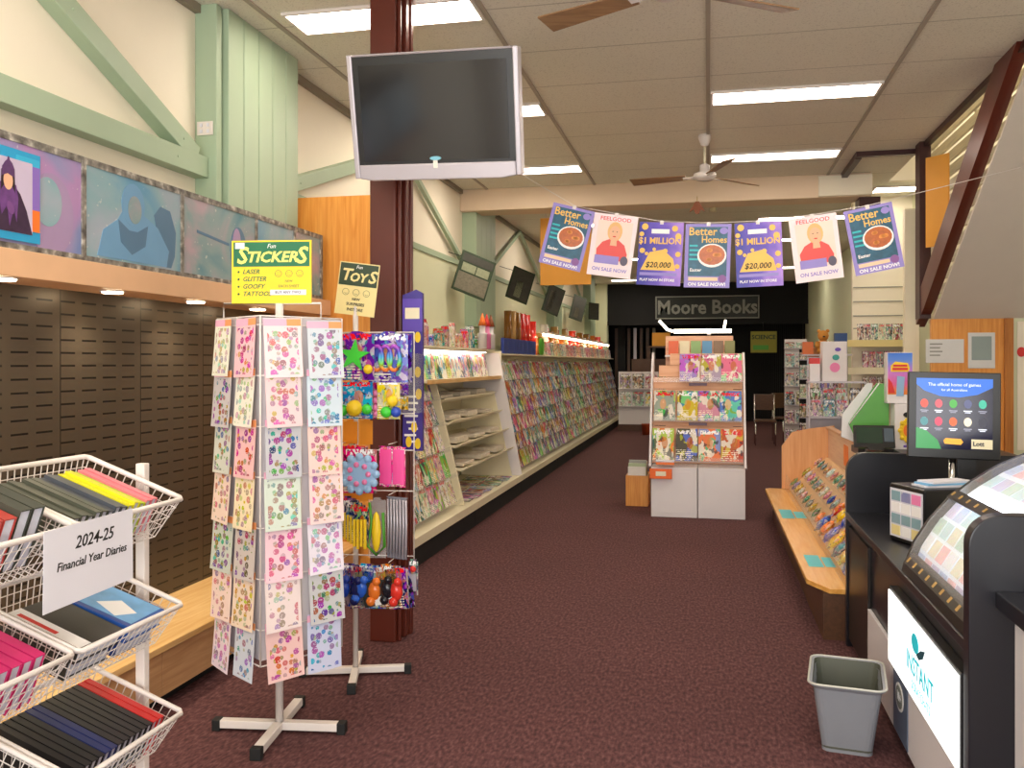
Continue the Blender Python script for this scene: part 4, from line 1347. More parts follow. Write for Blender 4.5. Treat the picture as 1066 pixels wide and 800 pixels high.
# near slanted book tiers y 6.2 - 8.1
nt = thing('slanted_book_rack', 'cream slanted rack of small books just right of the maroon post', 'book rack', (-2.13, 6.2, .216))
prof = [(-.10, 0), (-.40, 1.24), (-.72, 1.24), (-.72, 0)]
MB().prism([(x, z) for x, z in prof], 1.87, 1.90, 'y').build('end_panel', 'cream_shelf', nt)
MB().prism([(x, z) for x, z in prof], 0, .03, 'y').build('end_panel', 'cream_shelf', nt)
MB().prism([(-.27, 0), (-.56, 1.22), (-.59, 1.22), (-.30, 0)], .031, 1.869, 'y').build('back_board', 'cream_shelf', nt)
for k in range(5):
    z = .04 + k * .235; x = -.10 - k * .057
    MB().box(x - .042, x + .01, .031, 1.869, z, z + .008).box(x + .006, x + .01, .031, 1.869, z + .008, z + .045).build('tier_shelf', 'faint', nt)
for k in range(5):
    z = .216 + .05 + k * .235
    for i in range(9):
        cn, ch = rand_col()
        put_mag((-2.13 - .137 - k * .057, 6.34 + i * .19, z), (R(-18), 0, PI / 2), ch,
                '%s book, %s tier up of the rack beside the post, %s from near end' % (cn, nth(k), nth(i)), 'small books on the slanted rack beside the post', (.84, 1.4, .86), 'small_book', 'dimcover' if (i + k) % 3 else None, 'book')

# white book shelf above, with leaning cards
us = thing('wall_shelf', 'cream wall shelf with bright cards above the newspaper shelves', 'shelf', (XL + .032, 7.5, 1.37))
MB().box(0, .50, 0, 2.9, 0, .025).build('shelf_board', 'cream_shelf', us)
MB().box(.50, .508, 0, 2.9, -.01, .03).build('front_rail', 'wood_x', us)
MB().box(0, .02, 0, 2.9, -1.14, -.001).build('back_panel', 'cream_shelf', us)
MB().box(.02, .5, 2.88, 2.9, -1.14, .32).build('end_panel', 'cream_shelf', us)
MB().box(.02, .42, 0, 2.88, .32, .34).build('upper_shelf_board', 'cream_shelf', us)
for i in range(16):
    cn, ch = [('white', '#f2efec'), ('white', '#f4f0ee'), ('pale pink', '#f0c8cc'), ('white', '#f5f2ef'), ('cream', '#f0e2b0'), ('dark green', '#3a5a3a'), ('blue', '#3a5aa0')][(i * 3) % 7]
    put_mag((-2.54, 7.62 + i * .172, 1.397), (R(-12), 0, PI / 2), ch, '%s greeting card on the cream wall shelf, %s from the near end' % (cn, nth(i)), 'cards standing on the cream wall shelf', (.78, 1, .95), 'greeting_card', None, 'card')

sl_ = thing('added_shelf_lamp', 'slim added lamp, hidden under the highest shelf to brighten the cards', 'added lamp', (-2.56, 7.7, 1.372 + .315))  # unseen lamp, added to brighten the cards below it
MB().box(-.02, .02, 0, 2.5, -.015, .0).build('lamp_housing', 'white_metal', sl_)
MB().box(-.014, .014, .02, 2.48, -.02, -.0151).build('lamp_lens', glow('added shelf lamp lens', '#fff2dc', 8), sl_)

# newspaper shelves
nb = thing('newspaper_shelves', 'cream stepped newspaper shelves between the book rack and the magazine tiers', 'shelves', (-2.88, 8.22, .216))
for k, (x1, z) in enumerate(((.42, .95), (.50, .74), (.58, .52), (.64, .30))):
    s = MB().prism([(.0, z + .02), (x1 - .05, z), (x1, z + .03), (x1, z + .045), (x1 - .05, z + .018), (.0, z + .035)], 0, 2.1, 'y')
    s.build('shelf_tray', 'cream_shelf', nb)
for y in (.0, 1.05, 2.08):
    MB().prism([(.0, 0), (.62, 0), (.40, 1.0), (0, 1.0)], y, y + .012, 'y').build('divider', 'cream_shelf', nb) if y > 1.5 else MB().prism([(.0, .9), (.25, .98), (.0, 1.1)], y, y + .012, 'y').build('bracket', 'cream_shelf', nb)
for k, (x1, z) in enumerate(((.42, .95), (.50, .74), (.58, .52), (.64, .30))):
    for i in range(3):
        o = MB().box(-.14, .14, -.2, .2, 0, .03 + .012 * ((i + k) % 3)).build('newspaper_stack', plain('folded newsprint', '#c9bfae', .7, var=.35, scale=30) if 'folded newsprint' not in bpy.data.materials else bpy.data.materials['folded newsprint'], bevel=.004)
        o.location = (-2.88 + x1 - .20, 8.5 + i * .68, .216 + z + .038)
        tag(o, 'folded newspaper pile on the %s shelf down, %s from the near end' % (nth(k), nth(i)), 'newspaper', 'newspapers on the stepped shelves')
for i in range(9):
    cn, ch = [('black', '#2a2a32'), ('grey', '#8a8a90'), ('blue', '#3a5a90'), ('red', '#a03a34'), ('white', '#e8e4de')][i % 5]
    for j in range(2):
        o = put_mag((-2.62 + j * .27 + .02 * (i % 2), 8.36 + i * .215, .2165 + .006 * j), (R(-90 + 0), 0, PI / 2 + R(rng.uniform(-1.5, 1.5))), ch,
                    '%s magazine lying flat on the base shelf, %s from the near end, %s row' % (cn, nth(i), 'back' if j == 0 else 'front'), 'magazines lying flat on the base shelf', (.9, 1, .85), 'magazine')
        o.location.x += .12; o.location.z = .223

# slanted magazine tiers in five bays
TN = 6
def tier_xz(k):
    f = k / (TN - 1)
    return -2.19 - f * .235, .27 + f * 1.06
for i in range(5):
    y0, y1 = ends[i], ends[i + 1] - .01
    t = thing('magazine_rack', '%s bay from the near end of the long slanted magazine display' % nth(i).capitalize(), 'magazine rack', (-2.13, y0, .216), 0, 'bays of the long magazine display')
    L = y1 - y0
    if i == 0:
        MB().prism([(-.02, 0), (-.30, 1.45), (-.74, 1.45), (-.74, 0)], 0, .018, 'y').build('end_panel', 'white_lam', t)
    else:
        MB().prism([(-.30, 0), (-.50, 1.42), (-.74, 1.42), (-.74, 0)], 0, .018, 'y').build('inner_panel', 'cream_shelf', t)
    MB().prism([(-.23, 0), (-.47, 1.43), (-.49, 1.43), (-.25, 0)], .019, L, 'y').build('back_board', 'cream_shelf', t)
    MB().box(-.74, -.30, .019, L, 1.43, 1.45).build('top_board', 'cream_shelf', t)
    for k in range(TN):
        x, z = tier_xz(k)
        x += 2.13; z -= .216
        MB().box(x - .052, x + .012, .019, L, z - .010, z - .003).box(x + .008, x + .012, .019, L, z - .004, z + .035).build('tier_shelf', 'faint', t)
ypos = []
y = 10.50
while y < 23.5:
    stp = .232 if y < 14 else (.29 if y < 18 else .37)
    ypos.append((y, stp))
    y += stp
for k in range(TN):
    x, z = tier_xz(k)
    for i, (yy, stp) in enumerate(ypos):
        cn, ch = rand_col()
        put_mag((x - .043, yy, z), (R(-18), 0, PI / 2 + R(rng.uniform(-1.5, 1.5))), ch,
                '%s magazine, %s tier up of the long slanted display, %s from near end' % (cn, nth(k), nth(i)),
                'magazines on the long slanted display', (stp / .236, 1, 1.0 + rng.uniform(-.18, .0)))

# things on top of the long display
def boxy(name, x0, x1, y0, y1, z0, z1, mt, label, cat, group=None, color=None, bevel=0.0, rz=0.0):
    cx, cy = (x0 + x1) / 2, (y0 + y1) / 2
    o = MB().box(x0 - cx, x1 - cx, y0 - cy, y1 - cy, 0, z1 - z0).build(name, mt, bevel=bevel)
    o.location = (cx, cy, z0); o.rotation_euler = (0, 0, rz)
    if color:
        o.color = col(color)
    tag(o, label, cat, group)
    return o


for i in range(7):
    boxy('activity_book', -2.50, -2.46, 10.75 + i * .3, 11.03 + i * .3, 1.667, 1.86, 'own', 'blue boxed book set on top of the magazine display, %s from the near end' % nth(i), 'book', 'blue boxed sets on top of the magazine display', '#35479a', .004)
gt = MB().disc(0, .13, .13, .13, -.02, .02, 24).build('round_green_box', 'own'); gt.location = (-2.47, 13.35, 1.667); gt.rotation_euler = (0, 0, PI / 2); gt.color = col('#5cb82c')
tag(gt, 'round bright green drum on top of the magazine display', 'toy')
for i in range(30):
    cn, ch = [('red', '#d8382c'), ('white', '#e8e4dc'), ('purple', '#6a4a8a'), ('orange', '#e88a3a'), ('black', '#2c2c34'), ('pink', '#e85a8a')][(i * 5 + i // 4) % 6]
    put_mag((-2.47, 13.70 + i * .325, 1.668), (R(-8), 0, PI / 2), ch, '%s book facing out on top of the long display, %s beyond the round green drum' % (cn, nth(i)), 'books along the top of the long display', (1.35, 1, .75), 'picture_book', 'dimcover', 'book')
rollc = [('red', '#c8281c'), ('orange', '#d8742a'), ('brown gold', '#8a5a22'), ('scarlet', '#e03a1e'), ('tan', '#c89a5a'), ('white', '#e8dccb')]
rl = MB().lathe([(.045, 0), (.045, .62)], 12)
rl0 = None
for i in range(44):
    cn, ch = rollc[(i * 7 + i // 3) % 6] if i > 8 else rollc[[2, 4, 2, 2, 3, 0, 3, 0, 3][i]]
    if rl0 is None:
        rl0 = rl.build('wrapping_paper_roll', 'own_gloss'); o = rl0
    else:
        o = rl0.copy(); C.objects.link(o)
    h = 1.0 if i < 9 else (.62 + .25 * ((i * 3) % 4) / 3)
    if i in (10, 11, 19, 20): h = .5
    o.location = (-2.76 + .03 * (i % 2), 12.3 + (i * .17 if i < 9 else 1.60 + (i - 9) * .27), 1.667)
    o.scale = (1.2 if i < 9 else 1.6, 1.2 if i < 9 else 1.6, h)
    o.color = col(ch)
    tag(o, '%s roll of wrapping paper standing against the left wall, %s from the near end' % (cn, nth(i)), 'wrapping paper', 'rolls of wrapping paper above the magazine display')
SL = glow('strip light tube', '#fff0d0', 9)
for i in range(4):
    y0 = 13.7 + i * 2.35
    t = thing('strip_light', '%s bare strip light above the long magazine display' % nth(i).capitalize(), 'strip light', (-2.50, y0, 1.99), 0, 'strip lights above the magazine display')
    MB().box(-.05, .02, 0, 2.3, .02, .05).build('batten', 'white_metal', t)
    MB().tube([(-.01, .03, 0), (-.01, 2.27, 0)], .016, 10).build('tube', SL, t)
    MB().box(-.37, -.03, 1.1, 1.14, .03, .045).build('bracket', 'white_metal', t)

# figures and cards on the near upper shelf
for i in range(17):
    nm = ['white', 'teal', 'pink', 'brown', 'blue', 'orange', 'green', 'coral'][(i * 5) % 8]
    ch = {'white': '#ece6e0', 'teal': '#4a9a94', 'pink': '#dca0a0', 'brown': '#8a6a4a', 'blue': '#5a8ac8', 'orange': '#e07a3a', 'green': '#7aa860', 'coral': '#e87a6a'}[nm]
    hh_ = [.16, .22, .12, .19, .26][(i * 3) % 5]
    o = MB().prism([(-.07, 0), (.07, 0), (.07, hh_ * .8), (.03, hh_), (-.05, hh_ * .95), (-.07, hh_ * .6)], -.03, .03, 'y').build('gift_box', 'toyprint', bevel=.004)
    o.location = (-2.64 + .03 * (i % 3), 7.6 + i * .16, 1.711); o.rotation_euler = (0, 0, PI / 2 + R((i * 37) % 30 - 15)); o.color = col(ch)
    tag(o, '%s gift item on the highest shelf over the cards, %s from the near end' % (nm, nth(i)), 'gift', 'gift items on the highest shelf')
for i in range(3):
    t = thing('tower_figurine', '%s white and coral tower shaped figure at the end of the highest shelf' % nth(i).capitalize(), 'figurine', (-2.48, 9.75 + i * .2, 1.711), 0, 'tower figures on the highest shelf')
    MB().lathe([(.05, 0), (.05, .16), (.06, .17), (.035, .18), (.035, .26)], 12).build('tower_body', ['white_lam', 'pink', 'white_lam'][i], t)
    MB().lathe([(.05, .26), (.03, .32), (.004, .40)], 12).build('spire', ['orange', 'red', 'brown'][i], t)
# near hook pegs beside the post
for i in range(10):
    ch = ['#e8b83a', '#3a8aa0', '#d84a6a', '#7a9a5a', '#c8643a', '#5a7ac0', '#e8e0d0', '#a03a5a', '#e08a3a', '#4aa08a'][i]
    cn = ['golden', 'teal', 'rose', 'moss green', 'rust', 'soft blue', 'cream', 'crimson', 'amber', 'sea green'][i]
    boxy('novelty_pack', -2.70, -2.66, 6.3 + (i % 5) * .24, 6.48 + (i % 5) * .24, 1.47 + (i // 5) * .22, 1.66 + (i // 5) * .22 - .01, 'toyprint', '%s novelty packet above the slanted book rack beside the maroon post' % cn, 'packet', 'novelty packets above the slanted book rack', ch)
sh = thing('wall_shelf', 'thin cream shelf behind the novelty packets beside the maroon post', 'shelf', (XL + .032, 6.2, 1.455))
MB().box(0, .27, 0, 1.25, 0, .014).build('shelf_board', 'cream_shelf', sh)
MB().box(0, .27, 0, 1.25, .208, .2345).build('shelf_board', 'cream_shelf', sh)

# tilted pictures hung from the left wall
def pic(y, z, w, h, label, tilt, pal):
    t = thing('tilted_picture', label, 'picture', (XL + .32, y, z), 0, 'dark pictures tilted out from the left wall', rot=(R(-8), R(tilt), R(32)))
    MB().box(-w / 2, w / 2, -.012, .012, -h / 2, h / 2).build('frame', 'dark_green', t, bevel=.002)
    for (a, b, c_, d, m) in pal:
        MB().box(-w / 2 + a * w, -w / 2 + b * w, -.0145, -.0121, -h / 2 + c_ * h, -h / 2 + d * h).build('printed_field', m, t)
    MB().tube([(0, .012, h / 2 - .05), (-.34, .21, h / 2 - .02)], .004, 6).build('hanging_wire', 'black', t)


mb1 = plain('grey brown printed texture', '#6f6a58', .5, var=.5, scale=40); mb2 = plain('dark photo texture', '#3c3c34', .5, var=.5, scale=20); mb3 = plain('pale sage photo patch', '#8f9678', .5, var=.3, scale=30)
pic(9.9, 2.55, .42, .48, 'largest tilted dark picture on the left wall, divided into a grid of photos', 20, [(.05, .95, .05, .48, mb1), (.1, .5, .52, .72, mb3), (.53, .9, .52, .72, mb3), (.05, .95, .76, .95, mb2)])
pic(12.5, 2.66, .34, .48, 'second tilted picture from the near end on the left wall', 20, [(.06, .94, .05, .95, mb2), (.3, .6, .1, .6, mb3)])
pic(15.3, 2.64, .32, .50, 'third tilted picture from the near end on the left wall', 22, [(.06, .94, .05, .95, mb2), (.2, .5, .1, .8, mb1)])
pic(18.3, 2.68, .30, .52, 'fourth tilted picture from the near end on the left wall', 18, [(.06, .94, .05, .95, mb2), (.3, .6, .1, .5, mb1)])
pic(20.9, 2.76, .26, .40, 'farthest small tilted picture on the left wall', 5, [(.06, .94, .05, .95, mb2)])

# ------------------------------------------------------------------ central display stand
cs = thing('central_display_stand', 'white and pine magazine stand in the middle of the aisle', 'display stand', (-.10, 9.1, 0), R(0))
MB().box(-.46, -.005, 0, .45, .0, .50).build('cabinet', 'white_lam', cs, bevel=.004)
MB().box(.003, .46, 0, .45, .0, .50).build('cabinet', 'white_lam', cs, bevel=.004)
for k in range(2):
    MB().box(-.40 + k * .46, -.06 + k * .46, -.004, 0, .04, .46).build('door_panel', 'white_lam', cs, bevel=.001)
prof = [(.06, .51), (.62, .51), (.62, 1.68), (.50, 1.68), (.42, 1.58)]
MB().prism([(y, z) for y, z in [(.0, .51), (.62, .51), (.62, 1.66), (.52, 1.66), (.36, 1.46)]], .452, .472, 'x').build('side_panel', 'white_lam', cs)
MB().prism([(y, z) for y, z in [(.0, .51), (.62, .51), (.62, 1.66), (.52, 1.66), (.36, 1.46)]], -.482, -.462, 'x').build('side_panel', 'white_lam', cs)
sl = MB()
for k in range(9):
    z0 = .53 + k * .125; z1 = z0 + .118
    y0 = .13 + (z0 - .53) * .30; y1 = .13 + (z1 - .53) * .30
    xl = -.46 if z1 < 1.46 else -.46 + (z1 - 1.46) * .9
    sl.prism([(y0, z0), (y1, z1), (y1 + .02, z1), (y0 + .02, z0)], xl, .45, 'x')
sl.build('slat_back', 'wood_x2', cs)
MB().box(-.46, .45, .46, .60, .0, .525).build('rear_box', 'white_lam', cs)
for k, z in enumerate((.55, .95, 1.35)):
    y = .13 + (z - .53) * .30
    MB().box(-.455, .445, y - .10, y - .001, z, z + .008).box(-.455, .445, y - .104, y - .0995, z, z + .05).build('acrylic_tray', 'clear', cs)
MB().box(-.50, .48, -.02, .02, .50, .53).build('price_rail', 'clear', cs)
def stand_mags(z, xs, cols, w, h, rowname):
    y = 9.1 + .13 + (z - .53) * .30 - .075
    for i, (x, (cn, ch)) in enumerate(zip(xs, cols)):
        t = thing('display_magazine', '%s magazine %s on the %s row of the central stand' % (cn, ['far left', 'second from left', 'third from left', 'far right'][i] if len(xs) == 4 else ['at left', 'in the middle', 'at right'][i], rowname), 'magazine', (-.10 + x, y, z + .011), 0, 'magazines on the central stand', rot=(R(-15), 0, 0))
        c_ = MB().box(-w / 2, w / 2, -.008, 0, 0, h).build('front_cover', 'cover', t); c_.color = col(ch)
        MB().box(-w / 2 + .002, w / 2 - .001, .0001, .010, .002, h - .002).build('pages', 'pages', t)
stand_mags(.55, (-.345, -.11, .115, .335), [('orange headed white', '#f08a3a'), ('black and yellow', '#4a4638'), ('peach pink', '#f0a890'), ('orange and green', '#e8703a')], .215, .33, 'lowest')
stand_mags(.95, (-.335, -.10, .105, .325), [('grey green', '#a0aaa0'), ('bright yellow picture', '#d8c02a'), ('soft pink', '#d8a8b8'), ('pale blue swirl', '#8aa0d8')], .215, .31, 'middle')
stand_mags(1.35, (-.085, .13, .335), [('lilac figure', '#b8a8d8'), ('white framed grey', '#b8aabc'), ('plain pink', '#eaa0b4')], .205, .29, 'top')
wob = thing('orange_shelf_talker', 'small orange ticket box clipped to the front left edge of the central stand', 'shelf talker', (-.48, 9.06, .39))
MB().box(-.09, .13, -.03, 0, 0, .10).build('orange_pocket', plain('bright orange acrylic', '#f06a1c', .25), wob, bevel=.004)
MB().box(-.03, .07, -.032, -.0301, .03, .075).build('white_print', 'cream_shelf', wob)
mbx = thing('booklet_stack', 'small pile of orange and pale booklets on the left end of the central stand', 'booklets', (-.42, 9.06, .532))
MB().box(-.09, .09, -.02, .09, 0, .025).build('orange_booklet', 'orange', mbx)
MB().box(-.09, .09, -.02, .09, .0255, .04).build('pale_booklet', 'paper', mbx)
tg = []
for z in (1.325, .925):
    o = MB().box(-.09, .09, -.004, 0, 0, .03).build('price_label', plain('mauve grey label', '#6a5664', .5) if 'mauve grey label' not in bpy.data.materials else bpy.data.materials['mauve grey label'], cs); o.location = (.0, .13 + (z - .53) * .30 - .106, z - .01)

# rear twin unit with canopy light
ru = thing('rear_display_unit', 'second slatted display unit close behind the central stand, with coloured books', 'display stand', (-.12, 10.3, 0))
MB().box(-.42, .42, 0, .5, 0, .6).build('cabinet', 'wood_x2', ru)
MB().box(-.36, .40, .2, .24, .6, 1.86).build('back_board', 'wood_x2', ru)
MB().box(-.36, .40, .05, .2, 1.62, 1.64).build('shelf_board', 'white_lam', ru)
for i in range(6):
    cn, ch = [('orange', '#e8642a'), ('cream', '#e8dcb8'), ('green', '#8ab06a'), ('blue', '#5a9ac8'), ('brown', '#8a6a4a'), ('olive', '#8a8a4a')][i]
    boxy('activity_book', -.44 + i * .125, -.33 + i * .125, 10.36, 10.39, 1.642, 1.80, 'own', '%s book peeping over the top of the central stand' % cn, 'book', 'books peeping over the central stand', ch)
cl = thing('canopy_light', 'bright bent strip light over the top of the central stand', 'strip light', (-.11, 10.05, 1.90))
CG = glow('cool strip light tube', '#fff2dc', 3)
MB().tube([(-.26, 0, .0), (.36, 0, .0)], .022, 10).build('tube', CG, cl)
MB().tube([(-.27, 0, .0), (-.33, 0, .02), (-.42, 0, .12)], .016, 8).build('bent_arm', CG, cl)
MB().tube([(.28, 0, .0), (.28, 0, .02), (.30, 0, .12)], .014, 8).build('bent_arm', CG, cl)
MB().box(.1, .14, .02, .44, -.035, -.01).build('bracket', 'white_metal', cl)
bxw = thing('timber_book_bin', 'low honey timber bin of upright books left of the central stand', 'bin', (-.74, 9.72, 0))
MB().box(-.13, .11, 0, .012, 0, .33).box(-.13, .11, .40, .412, 0, .33).box(-.13, -.118, .0121, .3999, 0, .33).box(.098, .11, .0121, .3999, 0, .33).box(-.118, .098, .0121, .3999, 0, .012).build('bin_box', 'orange_wood', bxw, bevel=.002)
for i in range(5):
    cn, ch = [('white', '#e8e4dc'), ('pale green', '#b8c8a0'), ('grey', '#a8a8a0'), ('dark green', '#3a4a34'), ('cream', '#e0d8b8')][i]
    boxy('bin_book', -.85, -.66, 9.76 + i * .07, 9.79 + i * .07, .02, .42 + .03 * (i % 3), 'own', '%s book standing in the low timber bin' % cn, 'book', 'books in the low timber bin', ch)

# ------------------------------------------------------------------ far end of the shop
t = thing('shop_sign', 'dark green shop sign reading Moore Books on the black bulkhead', 'sign', (-.03, 23.84, 3.0))
MB().box(-1.32, 1.32, -.03, 0, -.30, .30).build('sign_board', plain('black green sign board', '#10180f', .5), t)
fr_ = MB()
fr_.box(-1.32, 1.32, -.045, -.0301, .27, .30).box(-1.32, 1.32, -.045, -.0301, -.30, -.27).box(-1.32, -1.29, -.045, -.0301, -.27, .27).box(1.29, 1.32, -.045, -.0301, -.27, .27)
fr_.build('frame', 'pale_ink', t)
text('lettering', 'Moore Books', .50, 'pale_ink', t, (0, -.032, -.01), bold=.012, sx=.92)
t = thing('yellow_sign', 'dim yellow sign with a dark heading near the far right', 'sign', (1.38, 23.5, 2.08))
MB().box(-.32, .32, -.01, 0, -.27, .27).build('sign_board', plain('dim mustard card', '#8f8a28', .6), t)
text('lettering', 'SCIENCE', .15, 'dark_green', t, (0, -.012, .12), bold=.004)
MB().box(-.26, .12, -.013, -.0101, -.20, -.08).build('printed_panel', 'green_print', t)
MB().tube([(0, 0, .26), (0, .36, .52)], .008, 6).build('hanger', 'black', t)
boxy('cardboard_carton', -1.45, -.98, 24.0, 24.3, 2.0, 2.35, 'card_box', 'square tan carton high at the far end, left of the bent strip light', 'carton')
boxy('storage_shelf', -1.6, -.9, 23.95, 24.35, 1.95, 1.999, 'dark_wood', 'dark shelf carrying the tan carton at the far end', 'shelf')
boxy('shelf_post', -1.58, -1.5, 24.0, 24.3, 0, 1.949, 'dark_wood', 'dark upright under the tan carton shelf', 'post')
boxy('shelf_post', -1.0, -.93, 24.0, 24.3, 0, 1.949, 'dark_wood', 'dark upright right of the tan carton shelf', 'post')
for i in range(7):
    boxy('wall_batten', -2.5 + i * .17, -2.42 + i * .17, 24.6, 24.66, 0, 2.5, ['dark_wood', 'pale_green_wall', 'dark_wood', 'silver', 'dark_wood', 'dark_wood', 'pale_ink'][i], '%s of the upright battens at the far left under the bulkhead' % nth(i), 'batten', 'upright battens at the far left')
# far wire stands with books
for j, (x, y, nm) in enumerate(((-1.55, 20.5, 'white two column card stand at the far left end of the aisle'), (-1.45, 22.9, 'dark stand of small books behind the white card stand'))):
    t = thing('card_stand', nm, 'display stand', (x, y, 0))
    MB().box(-.45, .45, .0, .05, .15, 1.35 + .3 * j).build('back_board', 'white_lam' if j == 0 else 'dark_wood', t)
    MB().box(-.45, .45, -.12, .25, 0, .15).build('base', 'dark_wood', t)
    MB().box(-.45, .45, -.08, 0, .55, .57).build('ledge', 'white_lam', t); MB().box(-.45, .45, -.08, 0, .95, .97).build('ledge', 'white_lam', t)
    for r_ in range(2):
        for c_ in range(3):
            cn, ch = [('white', '#e8e8e4'), ('grey', '#8a9088'), ('yellow', '#e8d02a'), ('olive', '#8a8a5a'), ('brown', '#7a4a2a'), ('red', '#b0402a')][(r_ * 3 + c_ + j * 4) % 6]
            put_mag((x - .29 + c_ * .29, y - .045, .572 + r_ * .4), (R(-6), 0, 0), ch, '%s cover, %s ledge of the %s, %s from left' % (cn, ['lower', 'upper'][r_], ['white card stand at the far left', 'dark stand at the far left'][j], nth(c_)), 'covers on the far left stands', (1.2, 1, 1.15), 'greeting_card', 'dimcover', 'card')
rb_ = MB().lathe([(.14, 0), (.16, .22), (.165, .23)], 16).build('orange_bucket', plain('rust orange tub', '#a0401c', .5)); rb_.location = (-1.25, 19.5, 0)
tag(rb_, 'rust orange tub on the carpet at the foot of the far card stand', 'tub')
for i in range(3):
    t = thing('office_chair', '%s dark chair at the far right behind the central stand' % nth(i).capitalize(), 'chair', (1.05 + i * .45, 17.5 + i * .9, 0), R(30 * i), 'dark chairs at the far right')
    MB().box(-.2, .2, -.2, .2, .44, .48).build('seat', 'dark_wood', t, bevel=.01)
    for (a, b) in ((-.18, -.18), (.18, -.18), (-.18, .18), (.18, .18)):
        MB().tube([(a, b, 0), (a, b, .44 if b < 0 else .95)], .012, 6).build('leg', 'chrome', t)
    MB().box(-.2, .2, .185, .2, .65, .95).build('backrest', 'dark_wood', t, bevel=.005)

# ------------------------------------------------------------------ lolly stand in front of the service counter
ls = thing('confectionery_stand', 'pale birch confectionery stand with a long ledge along the right of the aisle', 'display stand', (0, 0, 0))
MB().box(.63, 1.18, 5.26, 9.3, 0, .26).build('base_board', 'dark_wood', ls)
MB().prism([(.56, 5.45), (.66, 5.24), (.80, 5.24), (.80, 9.32), (.60, 9.32), (.56, 9.28)], .262, .292, 'z').build('ledge', 'wood_lolly', ls, bevel=.004)
MB().prism([(.72, .293), (.72, .72), (.82, .86), (1.0, .90), (1.22, .93), (1.22, .293)], 9.29, 9.31, 'y').build('end_panel', wood('pale peach birch end panel', '#dd9c62', '#ebb47e', .35), ls)
MB().prism([(.76, .293), (.76, .45), (.84, .60), (1.02, .80), (1.22, .88), (1.22, .293)], 5.26, 5.28, 'y').build('end_panel', 'wood_lolly', ls)
MB().prism([(.79, .295), (1.14, .615), (1.16, .615), (1.16, .295)], 5.281, 9.289, 'y').build('sloping_tray', wood('pale tray timber', '#cfa878', '#e0be90', .35, axis=1), ls)
for k in range(3):
    s_ = .02 + k * .15
    x = .79 + .738 * s_; z = .295 + .675 * s_
    MB().box(x - .002, x + .002, 5.282, 9.288, z + .004, z + .02).build('acrylic_divider', 'clear', ls)
MB().box(1.161, 1.18, 5.282, 9.288, .293, .90).build('back_board', wood('pink beige back board', '#d8b298', '#e6c7aa', .4, axis=1), ls)
MB().box(1.14, 1.20, 5.282, 9.288, .901, .92).build('back_rail', wood('pink beige rail', '#c8986f', '#d8ab84', .4, axis=1), ls)
for (y, c_) in ((6.3, 'pink'), (6.75, 'red'), (7.4, 'cream_shelf'), (8.0, 'orange')):
    MB().box(1.157, 1.1609, y, y + .24, .66, .84).build('printed_card', c_, ls)
MB().prism([(.75, .2925), (.755, .2925), (.765, .44), (.76, .44)], 5.282, 9.288, 'y').build('acrylic_front', 'clear', ls)
for (y, w, x0, x1) in ((7.75, .22, .59, .69), (7.72, .16, .70, .78), (5.95, .17, .61, .70), (5.93, .14, .71, .77)):
    MB().box(x0, x1, y - w, y + w, .2925, .2932).build('price_sticker', 'cyan', ls)
bag = MB()
bag.ball((0, 0, 0), .07, 12, sx=1.0, sy=.45, sz=1.25)
bag.box(-.055, .055, -.004, .004, .075, .105)
bag.box(-.05, .05, -.004, .004, -.10, -.075)
b0 = None
bc = [('blue', '#1c3cb0'), ('yellow', '#f2c81e'), ('navy', '#16256a'), ('orange', '#ec7a22'), ('red', '#cc2a2a'), ('white', '#e4e0dc'), ('green', '#3a8a3c'), ('grey', '#8a8e94'), ('gold', '#c8a050'), ('pink', '#e88aa0')]
for row in range(3):
    for i in range(17):
        y = 5.45 + i * .225
        cn, ch = bc[(i * 3 + row * 4 + (i // 3)) % 10]
        if i < 6 and row < 2:
            cn, ch = [('blue', '#1c3cb0'), ('yellow', '#f2c81e'), ('navy', '#16256a'), ('yellow', '#f4d02a'), ('blue', '#2346c0'), ('orange', '#ec7a22')][(i + row * 2) % 6]
        if y > 7.4:
            cn, ch = [('grey', '#7a8088'), ('white', '#dcdcd8'), ('green', '#4a7a5a'), ('gold', '#b89850'), ('pink', '#d89aa0')][(i * 2 + row) % 5]
        if b0 is None:
            b0 = bag.build('lolly_bag', 'bagprint'); o = b0
        else:
            o = b0.copy(); C.objects.link(o)
        s_ = rng.uniform(.92, 1.0) if y < 7.0 else rng.uniform(.58, .66)
        d_ = .085 + row * .15
        o.location = (.79 + .738 * d_ - .675 * .056, y + rng.uniform(-.01, .01), .295 + .675 * d_ + .738 * .056)
        o.rotation_euler = (R(-46), R(rng.uniform(-14, 14)), -PI / 2 + R(rng.uniform(-8, 8)))
        o.scale = (s_ * 1.15, s_, s_ * .80)
        o.color = col(ch)
        tag(o, '%s lolly bag, %s row up of the confectionery stand, %s from near end' % (cn, nth(row), nth(i)), 'lolly bag', 'bags of lollies on the confectionery stand')

# ------------------------------------------------------------------ service counter behind
sv = thing('service_counter', 'dark service counter behind the confectionery stand', 'counter', (0, 0, 0))
MB().box(1.24, 1.9, 5.35, 8.7, 0, .93).build('body', 'dark_wood', sv)
MB().box(1.225, 1.92, 5.33, 8.75, .931, .965).build('worktop', 'black_lam', sv, bevel=.004)


def carton(name, x, y, z, w, d, h, rz, fm, label, cat, extra=None, own=None):
    t = thing(name, label, cat, (x, y, z), rz)
    MB().box(-w / 2, w / 2, -d / 2, d / 2, 0, h).build('box_body', fm, t, bevel=.003)
    if extra:
        extra(t, w, d, h)
    return t


